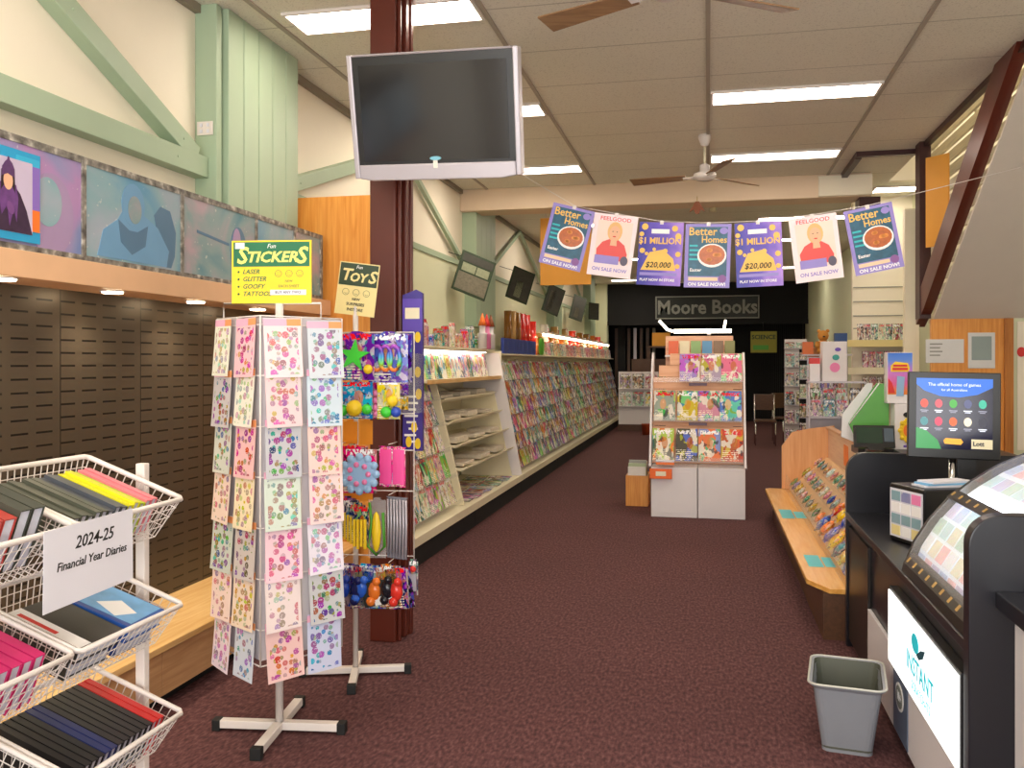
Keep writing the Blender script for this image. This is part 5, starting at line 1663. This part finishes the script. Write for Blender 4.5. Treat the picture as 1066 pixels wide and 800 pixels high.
sky_g = N('sunset backdrop print'); gx, gy, gz = sky_g.xyz(sky_g.coord('Generated'))
sky_g.done(sky_g.ramp(gz, [(.08, '#e8802e'), (.25, '#e0609a'), (.55, '#c47ad0'), (.82, '#5a8ae0'), (1.0, '#3a78e0')]), .3)


def top_toy(t, w, d, h):
    y = -d / 2
    MB().box(-w / 2 + .004, w / 2 - .004, y - .002, y - .0001, .06, h - .004).build('printed_backdrop', sky_g.m, t)
    MB().prism([(-.06, h * .62), (.05, h * .62), (.062, h * .69), (.05, h * .79), (-.03, h * .82), (-.06, h * .74)], y - .006, y - .0021, 'y').build('printed_badge', 'yellow', t)
    MB().box(-.05, .048, y - .008, y - .0061, h * .65, h * .70).box(-.045, .045, y - .008, y - .0061, h * .72, h * .76).build('printed_badge_text', 'red', t)
    MB().prism([(-.025, .05), (.02, .05), (.028, h * .52), (-.02, h * .54)], y - .010, y - .0021, 'y').build('pale_blue_toy', plain('pale blue grey toy', '#8fb4d8', .3), t)
    MB().prism([(-w / 2 + .006, .07), (-w / 2 + .05, .07), (-w / 2 + .03, .14), (-w / 2 + .006, .17)], y - .005, y - .0021, 'y').build('red_rock', 'red', t)


def low_toy(t, w, d, h):
    y = -d / 2
    sh_ = MB().disc(.0, h * .42, .048, .075, y - .012, y - .0001, 16)
    for k in range(8):
        a = 2 * PI * k / 8
        sh_.ball((.045 * math.cos(a), y - .01, h * .42 + .07 * math.sin(a)), .016, 8)
    sh_.build('yellow_creature', 'yellow', t)
    MB().disc(.0, h * .42, .025, .04, y - .016, y - .0121, 12).build('orange_belly', 'orange', t)
    MB().disc(-.0, h * .76, .022, .018, y - .008, y - .0001, 12).build('black_cap', 'ink', t)
    MB().disc(.055, h * .82, .02, .026, y - .006, y - .0001, 14).build('red_spot', 'red', t)
    MB().box(-.02, .03, y - .003, y - .0001, .015, .03).build('lilac_mark', 'purple', t)


carton('boxed_toy', 1.235 + .03, 6.50, .966 + .31, .165, .08, .345, R(4), 'white_lam', 'sunset coloured boxed toy standing on top of another box on the counter', 'boxed toy', top_toy)
carton('boxed_toy', 1.30, 6.49, .966, .15, .10, .308, R(6), 'white_lam', 'white box with a yellow creature on the service counter', 'boxed toy', low_toy)
# second white column of boxes behind with pink drawing
def pink_draw(t, w, d, h):
    y = -d / 2
    MB().disc(.0, h * .35, .05, .05, y - .004, y - .0001, 14).build('pink_print', 'pink', t)
    MB().disc(.01, h * .6, .035, .03, y - .004, y - .0001, 14).build('teal_print', 'teal', t)
    MB().disc(.03, h * .8, .03, .02, y - .004, y - .0001, 14).build('violet_print', 'purple', t)
carton('boxed_toy', 1.27, 9.75, 1.36, .24, .14, .41, R(3), 'white_lam', 'tall white box with pink and teal drawing above the confectionery stand', 'boxed toy', pink_draw)
def red_top(t, w, d, h):
    MB().box(-w / 2 - .001, w / 2 + .001, -d / 2 - .001, d / 2 + .001, h * .75, h + .001).build('red_lid', 'red', t)
carton('boxed_toy', 1.08, 9.75, 1.36, .10, .1, .24, R(0), 'white_lam', 'small white and red box left of the tall white drawing box', 'boxed toy', red_top)
pr = thing('shelf_rack', 'grey wire and card stand carrying the white boxes behind the confectionery stand', 'rack', (1.27, 9.75, 0))
MB().box(-.26, .30, -.12, .12, 1.342, 1.359).build('shelf_board', 'silver', pr)
MB().box(-.26, .30, -.12, .12, .98, 1.0).build('shelf_board', 'silver', pr)
MB().box(-.26, .30, .10, .12, .05, .979).build('back_board', 'silver', pr)
for (a_, b_) in ((-.25, -.11), (.29, -.11), (-.25, .11), (.29, .11)):
    MB().tube([(a_, b_, 0), (a_, b_, 1.341)], .008, 8).build('wire_post', 'silver', pr)
for i in range(8):
    cn, ch = [('grey', '#9a949a'), ('blue', '#4a78b0'), ('mauve', '#a890a8'), ('silver', '#b8b8bc'), ('brown', '#7a5a4a'), ('slate', '#6a7480'), ('pale grey', '#c8c4c8'), ('dark', '#3a3436')][i]
    x = 1.03 + (i % 4) * .13
    boxy('blister_pack', x, x + .11, (9.66 if i < 4 else 9.72), (9.675 if i < 4 else 9.735), 1.001, 1.001 + (.17 if i < 4 else .29), 'dimcover', '%s packet under the white boxes' % cn, 'packet', 'packets under the white boxes', ch)

# green and white folded display on counter
gd = thing('green_folder_holder', 'bright green wedge shaped literature holder with white sides on the counter', 'holder', (1.03, 6.55, .966), R(-8))
MB().prism([(-.05, 0), (.14, 0), (.14, .44), (.06, .44), (-.12, .16)], -.05, .05, 'y').build('green_wedge', 'green_print', gd, bevel=.002)
MB().prism([(-.17, .06), (-.02, .0), (.04, .44), (.0, .44), (-.16, .22)], .051, .10, 'y').build('white_wedge', 'white_lam', gd, bevel=.002)
MB().tube([(-.115, -.054, .16), (.075, -.054, .44)], .004, 6).build('white_edge', 'white_ink', gd)
gd.location = (1.08, 6.6, .90)
gb2 = boxy('counter_riser', 1.0, 1.224, 6.45, 6.75, .921, .966, 'black_lam', 'black riser block under the green holder', 'riser'); gd.location.z = .967
gb2.data.transform(Matrix.Translation((0, 0, 0)))
pdp = thing('payment_terminal', 'small dark customer display in front of the green holder', 'display screen', (1.08, 6.30, .966), R(4), rot=(R(-12), 0, R(4)))
MB().box(-.13, .13, -.012, .012, .02, .17).build('housing', 'black', pdp, bevel=.003)
MB().box(-.115, .05, -.0145, -.0121, .05, .155).build('screen', plain('dim green screen', '#123524', .2), pdp)
MB().box(.06, .12, -.0145, -.0121, .06, .15).build('side_panel', plain('grey blue glass', '#4a5a6a', .2), pdp)
MB().box(-.05, .05, -.04, .05, 0, .02).build('foot', 'black', pdp)

# ------------------------------------------------------------------ lottery counter
lc = thing('lottery_counter', 'black and white lottery counter with tall rounded end panels at the right', 'counter', (0, 0, 0))
def finpoly(h, x0, x1, r):
    pts = [(x0, 0)]
    for k in range(9):
        a = PI - k * PI / 16
        pts.append((x0 + r + r * math.cos(a), h - r + r * math.sin(a)))
    pts += [(x1, h), (x1, 0)]
    return pts
MB().prism(finpoly(1.06, .74, 1.75, .10), 5.16, 5.21, 'y').build('end_panel', 'black_lam', lc, bevel=.004)
MB().prism(finpoly(1.115, .73, 1.8, .09), 2.78, 2.84, 'y').build('end_panel', 'black_lam', lc, bevel=.004)
MB().box(.765, 1.6, 2.841, 5.159, .05, .70).build('body', 'black_lam', lc)
MB().box(.80, 1.6, 2.841, 5.159, 0, .049).build('kick_board', 'black_matt', lc)
MB().box(.735, 1.6, 2.841, 5.159, .701, .735).build('worktop', 'black_lam', lc, bevel=.004)
MB().box(.748, .764, 4.00, 4.55, .05, .37).build('white_panel', 'white_lam', lc, bevel=.002)
MB().box(.748, .764, 2.85, 3.995, .05, .315).build('white_panel', 'white_lam', lc, bevel=.002)
MB().box(.750, .764, 4.56, 5.15, .05, .66).build('dark_panel', plain('dark brown laminate', '#1f1813', .35), lc)
sgn = MB().box(.728, .764, 2.855, 3.925, .325, .635).build('illuminated_sign', 'black', lc, bevel=.003)
LS = glow('illuminated white sign face', '#fbffff', .60)
MB().box(.722, .7279, 2.87, 3.91, .337, .622).build('sign_face', LS, sgn)
def EY(s): return s
cy = N('lit cyan lettering'); cy.done('#17b6c4', .4, emit='#17b6c4', estr=.25); cyd = N('lit dark teal mark'); cyd.done('#0d4a58', .4, emit='#0d4a58', estr=.1); cyp = N('lit pale cyan lettering'); cyp.done('#5cc4cc', .4, emit='#5cc4cc', estr=.3)
RX = (PI / 2, 0, -PI / 2)
text('lettering', 'INSTANT', .098, cy.m, sgn, (.7215, 3.36, .455), RX, bold=.001)
text('small_lettering', 'SCRATCH-ITS', .046, cyp.m, sgn, (.7215, 3.34, .385), RX)
MB().prism(ell(3.42, .548, .055, .034), .7205, .7215, 'x').build('logo_wing', cy.m, sgn)
MB().prism([(3.40, .515), (3.33, .55), (3.27, .565), (3.30, .53), (3.36, .508)], .7200, .7212, 'x').build('logo_wing', cyd.m, sgn)
st_ = MB().box(.744, .7475, 3.66, 3.92, .06, .318).build('information_sticker', plain('slate blue sticker', '#5d6a80', .4), lc)
MB().prism(ell(3.80, .22, .075, .055), .7425, .7439, 'x').build('white_disc', 'white_ink', st_)
MB().prism(ell(3.80, .22, .06, .044), .7415, .7424, 'x').build('inner_disc', 'pale_ink', st_)
text('disc_lettering', '18+', .05, 'white_ink', st_, (.7410, 3.80, .22), RX, bold=.001)

# curved scratch ticket case
cc = thing('scratch_ticket_case', 'lit curved glass case of scratch tickets on the lottery counter', 'display case', (0, 0, 0))
cpts = [(.755, .755), (.79, .85), (.845, .94), (.92, 1.03), (1.0, 1.095), (1.09, 1.155), (1.19, 1.205), (1.32, 1.24), (1.42, 1.245)]
def off(d):
    r_ = []
    for i, p in enumerate(cpts):
        a = Vector(cpts[max(i - 1, 0)]); b = Vector(cpts[min(i + 1, len(cpts) - 1)])
        t_ = (b - a).normalized(); n_ = Vector((t_.y, -t_.x))
        r_.append((p[0] + n_.x * d, p[1] + n_.y * d))
    return r_
inner = off(.030)
MB().prism(cpts + [(1.5, 1.24), (1.5, .736), (.755, .736)], 3.755, 3.785, 'y').build('end_cheek', 'black', cc, bevel=.004)
MB().prism(cpts + [(1.5, 1.24), (1.5, .736), (.755, .736)], 2.842, 2.862, 'y').build('end_cheek', 'black', cc)
TB = glow('lit pale ticket backing', '#e8f0f8', .14)
back = MB()
oin = off(.045)
for i in range(len(inner) - 1):
    back.prism([inner[i], inner[i + 1], oin[i + 1], oin[i]], 2.863, 3.754, 'y')
back.build('ticket_backing', TB, cc)
gls = MB(); o2 = off(.003)
for i in range(len(cpts) - 1):
    gls.prism([cpts[i], cpts[i + 1], o2[i + 1], o2[i]], 2.863, 3.754, 'y')
g = N('curved glass'); g.done('#ffffff', .03); g.b.inputs['Alpha'].default_value = .12
gls.build('curved_glass', g.m, cc)
MB().prism([(.742, .736), (.757, .736), (.80, .80), (.785, .812), (.75, .77)], 2.863, 3.754, 'y').build('number_rail', 'black', cc)
# second rail half way up the curve
mi0, mi1 = Vector(cpts[3]), Vector(cpts[4])
dr = (mi1 - mi0).normalized(); nr = Vector((-dr.y, dr.x))
q0, q1 = mi0 - dr * .01, mi0 + dr * .035
rail = MB().prism([tuple(q0 + nr * .002), tuple(q1 + nr * .002), tuple(q1 + nr * .010), tuple(q0 + nr * .010)], 2.863, 3.754, 'y').build('number_rail', 'black', cc)
sgd = Vector((.80 - .757, .80 - .736)).normalized()
for i in range(9):
    y = 2.92 + i * .1
    m = Matrix.Translation((.7665, y, .785)) @ Matrix.Rotation(-PI / 2, 4, 'Z') @ Matrix.Rotation(R(-40), 4, 'X')
    MB().box(-.011, .011, -.004, -.0, -.014, .008, mat=m).build('gold_number_tag', 'gold', cc)
    c0 = (q0 + q1) / 2 + nr * .011
    m2 = Matrix.Translation((c0.x, y, c0.y)) @ Matrix.Rotation(-PI / 2, 4, 'Z') @ Matrix.Rotation(-math.atan2(dr.x, dr.y), 4, 'X')
    MB().box(-.009, .009, -.002, 0, -.009, .009, mat=m2).build('gold_number_tag', 'gold', cc)
tk = MB().box(-.045, .045, -.0015, 0, -.032, .032)
tkm = N('lit scratch ticket print')
oi = tkm.n('ShaderNodeObjectInfo'); gen = tkm.coord('Generated')
n1 = tkm.n('ShaderNodeTexNoise', {'Vector': gen, 'W': tkm.math('MULTIPLY', oi.outputs['Random'], 40.0), 'Scale': 4.0, 'Detail': 2.0}, noise_dimensions='4D')
tc = tkm.mix(.35, oi.outputs['Color'], n1.outputs[1])
tkm.done(tkm.mix(.30, tc, '#f4f8ff'), .3, emit=tkm.mix(.30, tc, '#f4f8ff'), estr=.14)
tks = [('red', '#e8666a'), ('green', '#74b88a'), ('blue', '#7a9ad8'), ('yellow', '#d8cc8a'), ('violet', '#a08ac8'), ('white', '#e8ecf0'), ('teal', '#80c8cc')]
t0 = None
for (i0, i1, nrow, sec) in ((0, 3, 4, 'lower'), (4, 7, 4, 'upper')):
    pth = [Vector(p) for p in inner[i0:i1 + 1]]
    seg = [(pth[i + 1] - pth[i]).length for i in range(len(pth) - 1)]
    tot = sum(seg)
    for r_ in range(nrow):
        s_ = tot * (r_ + .55) / nrow
        i = 0
        while i < len(seg) - 1 and s_ > seg[i]:
            s_ -= seg[i]; i += 1
        dd_ = (pth[i + 1] - pth[i]).normalized()
        p = pth[i] + dd_ * s_ + Vector((-dd_.y, dd_.x)) * .006
        for c_ in range(8):
            y = 2.93 + c_ * .107
            cn, ch = tks[(r_ * 3 + c_ * 2 + c_ // 3 + (0 if sec == 'lower' else 4)) % 7]
            if t0 is None:
                t0 = tk.build('scratch_ticket', tkm.m); o = t0
            else:
                o = t0.copy(); C.objects.link(o)
            o.matrix_world = Matrix.Translation((p.x, y, p.y)) @ Matrix.Rotation(-PI / 2, 4, 'Z') @ Matrix.Rotation(-math.atan2(dd_.x, dd_.y), 4, 'X')
            o.color = col(ch)
            tag(o, '%s scratch ticket, %s window of the case, %s row up, %s from near end' % (cn, sec, nth(r_), nth(c_)), 'scratch ticket', 'scratch tickets in the curved case')
lamp = bpy.data.lights.new('case_lamp', 'AREA'); lamp.shape = 'RECTANGLE'; lamp.size = .85; lamp.size_y = .03; lamp.energy = .8; lamp.color = (.9, .96, 1)
lo = bpy.data.objects.new('case_lamp', lamp); C.objects.link(lo); lo.parent = cc
lo.location = (.965, 3.31, 1.048); lo.rotation_euler = (0, R(40), 0); lo.rotation_euler = Matrix.Rotation(PI / 2, 4, 'Z').to_euler()

# black printer box on the counter
pb = thing('ticket_terminal', 'black terminal box with coloured chart on its side on the lottery counter', 'terminal', (1.0, 4.35, .736), R(22))
MB().box(-.14, .16, -.13, .13, 0, .26).build('housing', 'black', pb, bevel=.008)
MB().box(-.1435, -.1401, -.12, .12, .02, .24).build('chart', 'paper', pb)
for i in range(4):
    for j in range(3):
        MB().box(-.146, -.1436, -.11 + j * .075, -.045 + j * .075, .03 + i * .052, .074 + i * .052).build('chart_cell', ['faded_card', 'white_ink', 'faded_card', 'faded_b', 'faded_b', 'faded_b', 'white_ink', 'white_ink', 'white_ink', 'pink', 'faded_a', 'faded_b'][i * 3 + j], pb)
for i in range(3):
    o = MB().box(-.11, .11, -.05, .05, 0, .008).build('ticket_slips', ['paper', plain('pale blue slips', '#7ab4dc', .5), 'paper'][i])
    o.location = (1.02 + .012 * i, 4.33 + .01 * i, .9965 + i * .0085); o.rotation_euler = (0, 0, R(20 + 5 * i))
    tag(o, '%s bundle of slips from the bottom on the black terminal box' % nth(i), 'paper slips', 'slips on the black terminal box')

# customer monitor
mn = thing('customer_monitor', 'black flat monitor showing a dark screen of coloured dots above the lottery counter', 'monitor', (1.14, 4.6, 1.30), R(-4), rot=(R(-3), R(1), R(-4)))
MB().box(-.20, .20, -.015, .03, -.205, .205).build('housing', 'black', mn, bevel=.004)
g = N('dark navy lit screen'); g.done('#12102a', .15, emit='#12102a', estr=.3)
scr = MB().box(-.165, .165, -.0175, -.0151, -.16, .175).build('screen', g.m, mn)
def lit(name, c, s=.28):
    g = N(name); g.done(c, .3, emit=c, estr=s); return g.m
MB().prism([(-.165, .175), (.165, .175), (.165, .135), (.10, .10), (.02, .085), (-.06, .09), (-.13, .115), (-.165, .145)], -.0190, -.0176, 'y').build('blue_banner', lit('lit blue banner', '#1f63c8'), scr)
text('banner_lettering', 'The official home of games', .021, lit('lit white text', '#dfe8ff'), scr, (0, -.0195, .145))
text('banner_lettering', 'for all Australians', .016, bpy.data.materials['lit white text'], scr, (0, -.0195, .120))
dc = ['#d8402e', '#b84a58', '#3c9a3a', '#4a5078', '#2fa68e', '#3e7f86', '#d03a5a', '#e05a28', '#e6dcc0', '#2c2c3c']
for i in range(10):
    x = -.13 + (i % 5) * .063; z = .055 - (i // 5) * .085
    MB().disc(x, z, .017, .021, -.0190, -.0176, 16).build('game_icon', lit('lit icon %s' % dc[i], dc[i]), scr)
    MB().box(x - .018, x + .018, -.0186, -.0176, z - .036, z - .031).box(x - .012, x + .012, -.0186, -.0176, z - .043, z - .039).build('icon_caption', bpy.data.materials['lit white text'] if i % 2 else lit('lit grey caption %d' % i, '#8a8ca0'), scr)
MB().prism([(-.165, -.16), (-.165, -.06), (-.12, -.075), (-.07, -.12), (-.055, -.16)], -.0190, -.0176, 'y').build('green_hill', lit('lit green hill', '#2f8a4a'), scr)
MB().prism([(-.04, -.135), (.03, -.138), (.04, -.125), (.03, -.11), (-.035, -.108), (-.045, -.12)], -.0190, -.0176, 'y').build('amber_button', lit('lit amber button', '#e8a02c'), scr)
MB().box(.075, .165, -.0190, -.0176, -.155, -.11).build('cream_panel', lit('lit cream panel', '#c9bf9e'), scr)
text('cream_panel_lettering', 'Lott', .028, lit('lit dark text', '#201c28'), scr, (.105, -.0196, -.132), bold=.001)
MB().tube([(0, .01, -.205), (0, .02, -.40), (0, .03, -.545)], .016, 10).build('stand_pole', 'chrome', mn)
MB().box(.02, .10, .0, .06, -.40, -.18).build('rear_mount', 'black', mn)
MB().box(-.09, .09, -.04, .09, -.548, -.538).build('stand_foot', 'black', mn)

# near counter past the near end panel
nc = thing('near_counter', 'dark topped white counter at the right picture edge', 'counter', (0, 0, 0))
MB().box(.87, 1.7, .9, 2.779, 0, .05).build('kick_board', 'black_matt', nc)
MB().box(.85, 1.7, .9, 2.779, .051, .85).build('body', 'white_lam', nc)
MB().box(.80, 1.7, .9, 2.779, .851, .90).build('worktop', 'black_lam', nc, bevel=.004)
for i in range(3):
    o = MB().box(-.10, .10, -.14, .14, 0, .006).build('form_pad', 'paper')
    o.location = (.99 + .01 * i, 2.60 - .02 * i, .9005 + i * .0065); o.rotation_euler = (0, 0, R(4 * i))
    tag(o, '%s white form pad from the bottom on the dark counter at the right picture edge' % nth(i), 'paper pad', 'form pads on the near counter')

# waste bin
bn_ = thing('waste_bin', 'grey blue rectangular plastic waste bin on the carpet beside the lottery counter', 'bin', (.555, 3.86, 0), R(-8))
def rr(w, d, r, z, n=5):
    p = []
    for (sx, sy, a0) in ((1, 1, 0), (-1, 1, 90), (-1, -1, 180), (1, -1, 270)):
        for k in range(n):
            a = R(a0 + 90 * k / (n - 1))
            p.append((sx * (w / 2 - r) + r * math.cos(a), sy * (d / 2 - r) + r * math.sin(a), z))
    return p
rings = [rr(.185, .24, .03, .004), rr(.19, .245, .03, .0), rr(.19, .245, .03, .012), rr(.255, .345, .035, .262), rr(.285, .375, .04, .276), rr(.285, .375, .04, .284), rr(.262, .352, .036, .282), rr(.185, .24, .028, .012)]
bb = MB(); n = len(rings[0]); vs = [p for r_ in rings for p in r_]
fs = []
for i in range(len(rings) - 1):
    for k in range(n):
        l = (k + 1) % n
        fs.append((i * n + k, i * n + l, (i + 1) * n + l, (i + 1) * n + k))
fs.append(tuple(reversed(range(n)))); fs.append(tuple((len(rings) - 1) * n + k for k in range(n)))
bb.add(vs, fs[:6 * n] + [fs[-2]], 0, False)
bb.add(vs, fs[6 * n:7 * n] + [fs[-1]], 1, False)  # inner faces take the darker olive colour
bb.build('bin_body', ['grey_bin', 'dark_inside'], bn_)
MB().prism([(p[0], p[1]) for p in rr(.19, .25, .03, 0)], .014, .022, 'z').build('bin_inner_base', 'dark_inside', bn_)
rm2 = MB(); rm2.tube([(p[0], p[1], p[2]) for p in rr(.290, .380, .042, .284)], .0045, 6, closed=True)
rm2.build('rolled_rim', plain('pale worn rim', '#b9b8ae', .4), bn_)

# ------------------------------------------------------------------ right rear wall shelves with small boxed films
struct('wall_nib', MB().box(1.79, 2.5, 12.0, 12.1, 0, ZC), 'cream_wall', 'pale cream wall facing the shop front behind the boxed films')
for i, z in enumerate((1.98, 2.14, 2.32, 2.5)):
    struct('trim_%d' % (50 + i), MB().box(1.80, 2.5, 11.992, 12.0, z, z + .012), 'pale_ink', 'thin groove batten on the cream wall')
for j, (z, x0, n_) in enumerate(((1.80, 1.60, 8), (1.46, 1.66, 7), (1.14, 1.66, 7))):
    t = thing('wall_shelf', '%s shelf down on the cream wall behind the boxed toys' % nth(j).capitalize(), 'shelf', (x0, 12.0, z), 0, 'cream shelves on the right rear wall')
    L = 2.49 - x0
    MB().box(.20, L, -.22, -.0, 0, .03).build('shelf_board', 'cream_shelf', t)
    MB().box(0, L, -.235, -.221, -.05, .035).build('price_rail', 'cream_shelf' if j else 'faded_card', t)
    MB().box(L - .1, L - .08, -.20, -.0, -.12, -.001).build('bracket', 'cream_shelf', t)
    for i in range(n_):
        cn, ch = [('brown', '#6a4a3c'), ('red', '#9a2c2a'), ('black', '#2a2628'), ('cream', '#d8ccb0'), ('dark green', '#34503a'), ('plum', '#5a3a50')][(i * 5 + j) % 6]
        put_mag((x0 + .26 + i * .084, 11.83, z + .032), (R(-6), 0, 0), ch, '%s film case on the %s shelf down of the cream wall, %s from left' % (cn, nth(j), nth(i)), 'boxed films on the cream wall', (.36, 1, .72), 'film_case', 'dimcover', 'film case')
# spinner and tall stands before the right wall
def stand_col(x, y, w, h, mt, label, rows, cols_, pal):
    t = thing('book_tower', label, 'display stand', (x, y, 0), R(-12))
    MB().box(-w / 2, w / 2, -.02, .02, .08, h).build('back_board', mt, t)
    MB().box(-w / 2, w / 2, -.18, .18, 0, .08).build('base', 'black', t)
    for r_ in range(rows):
        z = .2 + r_ * (h - .35) / max(1, rows - 1)
        MB().box(-w / 2, w / 2, -.09, -.021, z - .012, z).build('ledge', 'silver', t)
    for r_ in range(rows):
        for c_ in range(cols_):
            z = .2 + r_ * (h - .35) / max(1, rows - 1)
            cn, ch = pal[(r_ * 3 + c_ * 2) % len(pal)]
            lx = -w / 2 + w * (c_ + .5) / cols_
            p = Matrix.Translation((x, y, 0)) @ Matrix.Rotation(R(-12), 4, 'Z') @ Vector((lx, -.045, z + .002))
            put_mag(p, (R(-5), 0, R(-12)), ch, '%s packet, %s row up of the %s, %s from left' % (cn, nth(r_), label.split(' at ')[0], nth(c_)), 'packets on the tall stands at the right', (w / cols_ / .24, 1, (h - .35) / max(1, rows - 1) / .40 if r_ < rows - 1 else .35), 'blister_pack', 'dimcover', 'packet')
greys = [('grey', '#7a7a76'), ('dark', '#33302e'), ('silver', '#a8a8a4'), ('brown', '#5a4638'), ('white', '#c8c4bc')]
stand_col(1.50, 13.6, .40, 1.75, 'black_matt', 'tall dark stand of pens at the right of the aisle', 6, 3, greys)
stand_col(1.36, 11.1, .42, 1.62, 'silver', 'tall grey stand of packets at the right of the aisle', 5, 3, greys)
stand_col(1.45, 15.8, .36, 1.95, 'white_lam', 'tall pale stand at the right far down the aisle', 6, 2, greys)
bp = MB().box(-.07, .07, -.05, .05, 0, 1.75).build('timber_column', wood('warm brown column', '#8a5220', '#a8682c', .4), bevel=.004); bp.location = (1.36, 12.4, 0); tag(bp, 'warm brown timber column between the tall stands at the right', 'column')
tbl = [('teddy_bear', (1.52, 11.5, 1.632), 'golden brown')]
t = thing('teddy_bear', 'small golden brown soft toy sitting on the tall grey packet stand', 'soft toy', (1.33, 11.12, 1.652))
MB().ball((0, 0, .09), .08, 12, sz=1.1).build('body', plain('golden plush', '#c8883a', .9), t)
h_ = MB().ball((0, -.02, .22), .065, 12).ball((-.05, -.02, .275), .022, 8).ball((.05, -.02, .275), .022, 8).build('head', 'brown', t); h_.data.materials[0] = bpy.data.materials['golden plush']
MB().ball((-.07, -.05, .11), .03, 8, sz=1.6).ball((.07, -.05, .11), .03, 8, sz=1.6).ball((-.05, -.08, .04), .03, 8, sy=1.6).ball((.05, -.08, .04), .03, 8, sy=1.6).build('limbs', bpy.data.materials['golden plush'], t)
MB().box(-.012, .012, -.092, -.082, .2, .215).build('nose', 'ink', t)
boxy('blue_box', 1.46, 1.60, 11.1, 11.2, 1.652, 1.90, 'own', 'deep blue upright box beside the golden soft toy', 'box', None, '#1f4a88')
boxy('orange_box', 1.10, 1.22, 11.1, 11.2, 1.652, 1.80, 'own', 'orange box left of the golden soft toy', 'box', None, '#d86a1c')
bs = thing('top_shelf', 'grey shelf carrying the golden soft toy and the blue box', 'shelf', (1.36, 11.15, 1.636))
MB().box(-.28, .28, -.14, .14, 0, .015).build('shelf_board', 'silver', bs)
MB().tube([(.26, .12, -1.636), (.26, .12, 0)], .01, 6).build('shelf_post', 'silver', bs)

# notices on the timber wall
nt1 = thing('wall_notice', 'landscape laminated notice at the left of the timber partition', 'notice', (2.155, 8.998, 1.66), 0, 'notices on the timber partition')
MB().box(-.165, .165, -.005, 0, -.11, .11).build('sheet', plain('laminated white sheet', '#d8d8d6', .35), nt1, bevel=.004)
lp = MB()
for i in range(4):
    lp.box(-.13, -.02 - .02 * (i % 2), -.0062, -.0051, .06 - i * .035, .072 - i * .035)
lp.build('print_lines', 'pale_ink', nt1)
nt2 = thing('wall_notice', 'portrait laminated notice with a grey green panel on the timber partition', 'notice', (2.47, 8.998, 1.665), 0, 'notices on the timber partition')
MB().box(-.115, .115, -.005, 0, -.165, .165).build('sheet', bpy.data.materials['laminated white sheet'], nt2, bevel=.004)
MB().box(-.085, .085, -.0062, -.0051, -.09, .13).build('grey_panel', plain('grey green print', '#8f9f9c', .4), nt2)
wb = thing('cream_noticeboard', 'cream board with a red dot and curly black marks at the right picture edge', 'noticeboard', (2.95, 8.998, 1.35))
MB().box(-.18, .40, -.012, 0, -.6, .58).build('board', 'cream_wall', wb)
MB().disc(-.15, .30, .035, .045, -.02, -.0121).build('red_dot', 'red', wb)
cm = MB()
for z in (.26, .05, -.12, -.38):
    cm.tube([(-.12 + .02 * k, -.014, z + .018 * math.sin(k * 1.1)) for k in range(12)], .004, 4)
cm.build('curly_marks', 'ink', wb)
# blue chair back behind the counter
bcx = thing('blue_office_chair', 'blue office chair mostly hidden behind the curved case', 'chair', (1.62, 4.75, 0), R(150))
MB().box(-.23, .23, -.22, .22, .46, .54).build('seat', plain('royal blue upholstery', '#0f4f8a', .8), bcx, bevel=.03)
MB().box(-.22, .22, .17, .23, .66, 1.12).build('backrest', bpy.data.materials['royal blue upholstery'], bcx, bevel=.03)
MB().tube([(0, 0, .1), (0, 0, .46)], .03, 10).box(-.03, .03, .19, .22, .5, .7).build('stem', 'black', bcx)
for k in range(5):
    a = 2 * PI * k / 5
    MB().tube([(0, 0, .09), (.26 * math.cos(a), .26 * math.sin(a), .055)], .018, 8).ball((.26 * math.cos(a), .26 * math.sin(a), .03), .03, 8).build('leg', 'black', bcx)
bcx.location = (2.05, 4.9, 0)
for o in list(bpy.data.objects):
    if o.type == 'MESH' and o.data.users > 1:
        pass
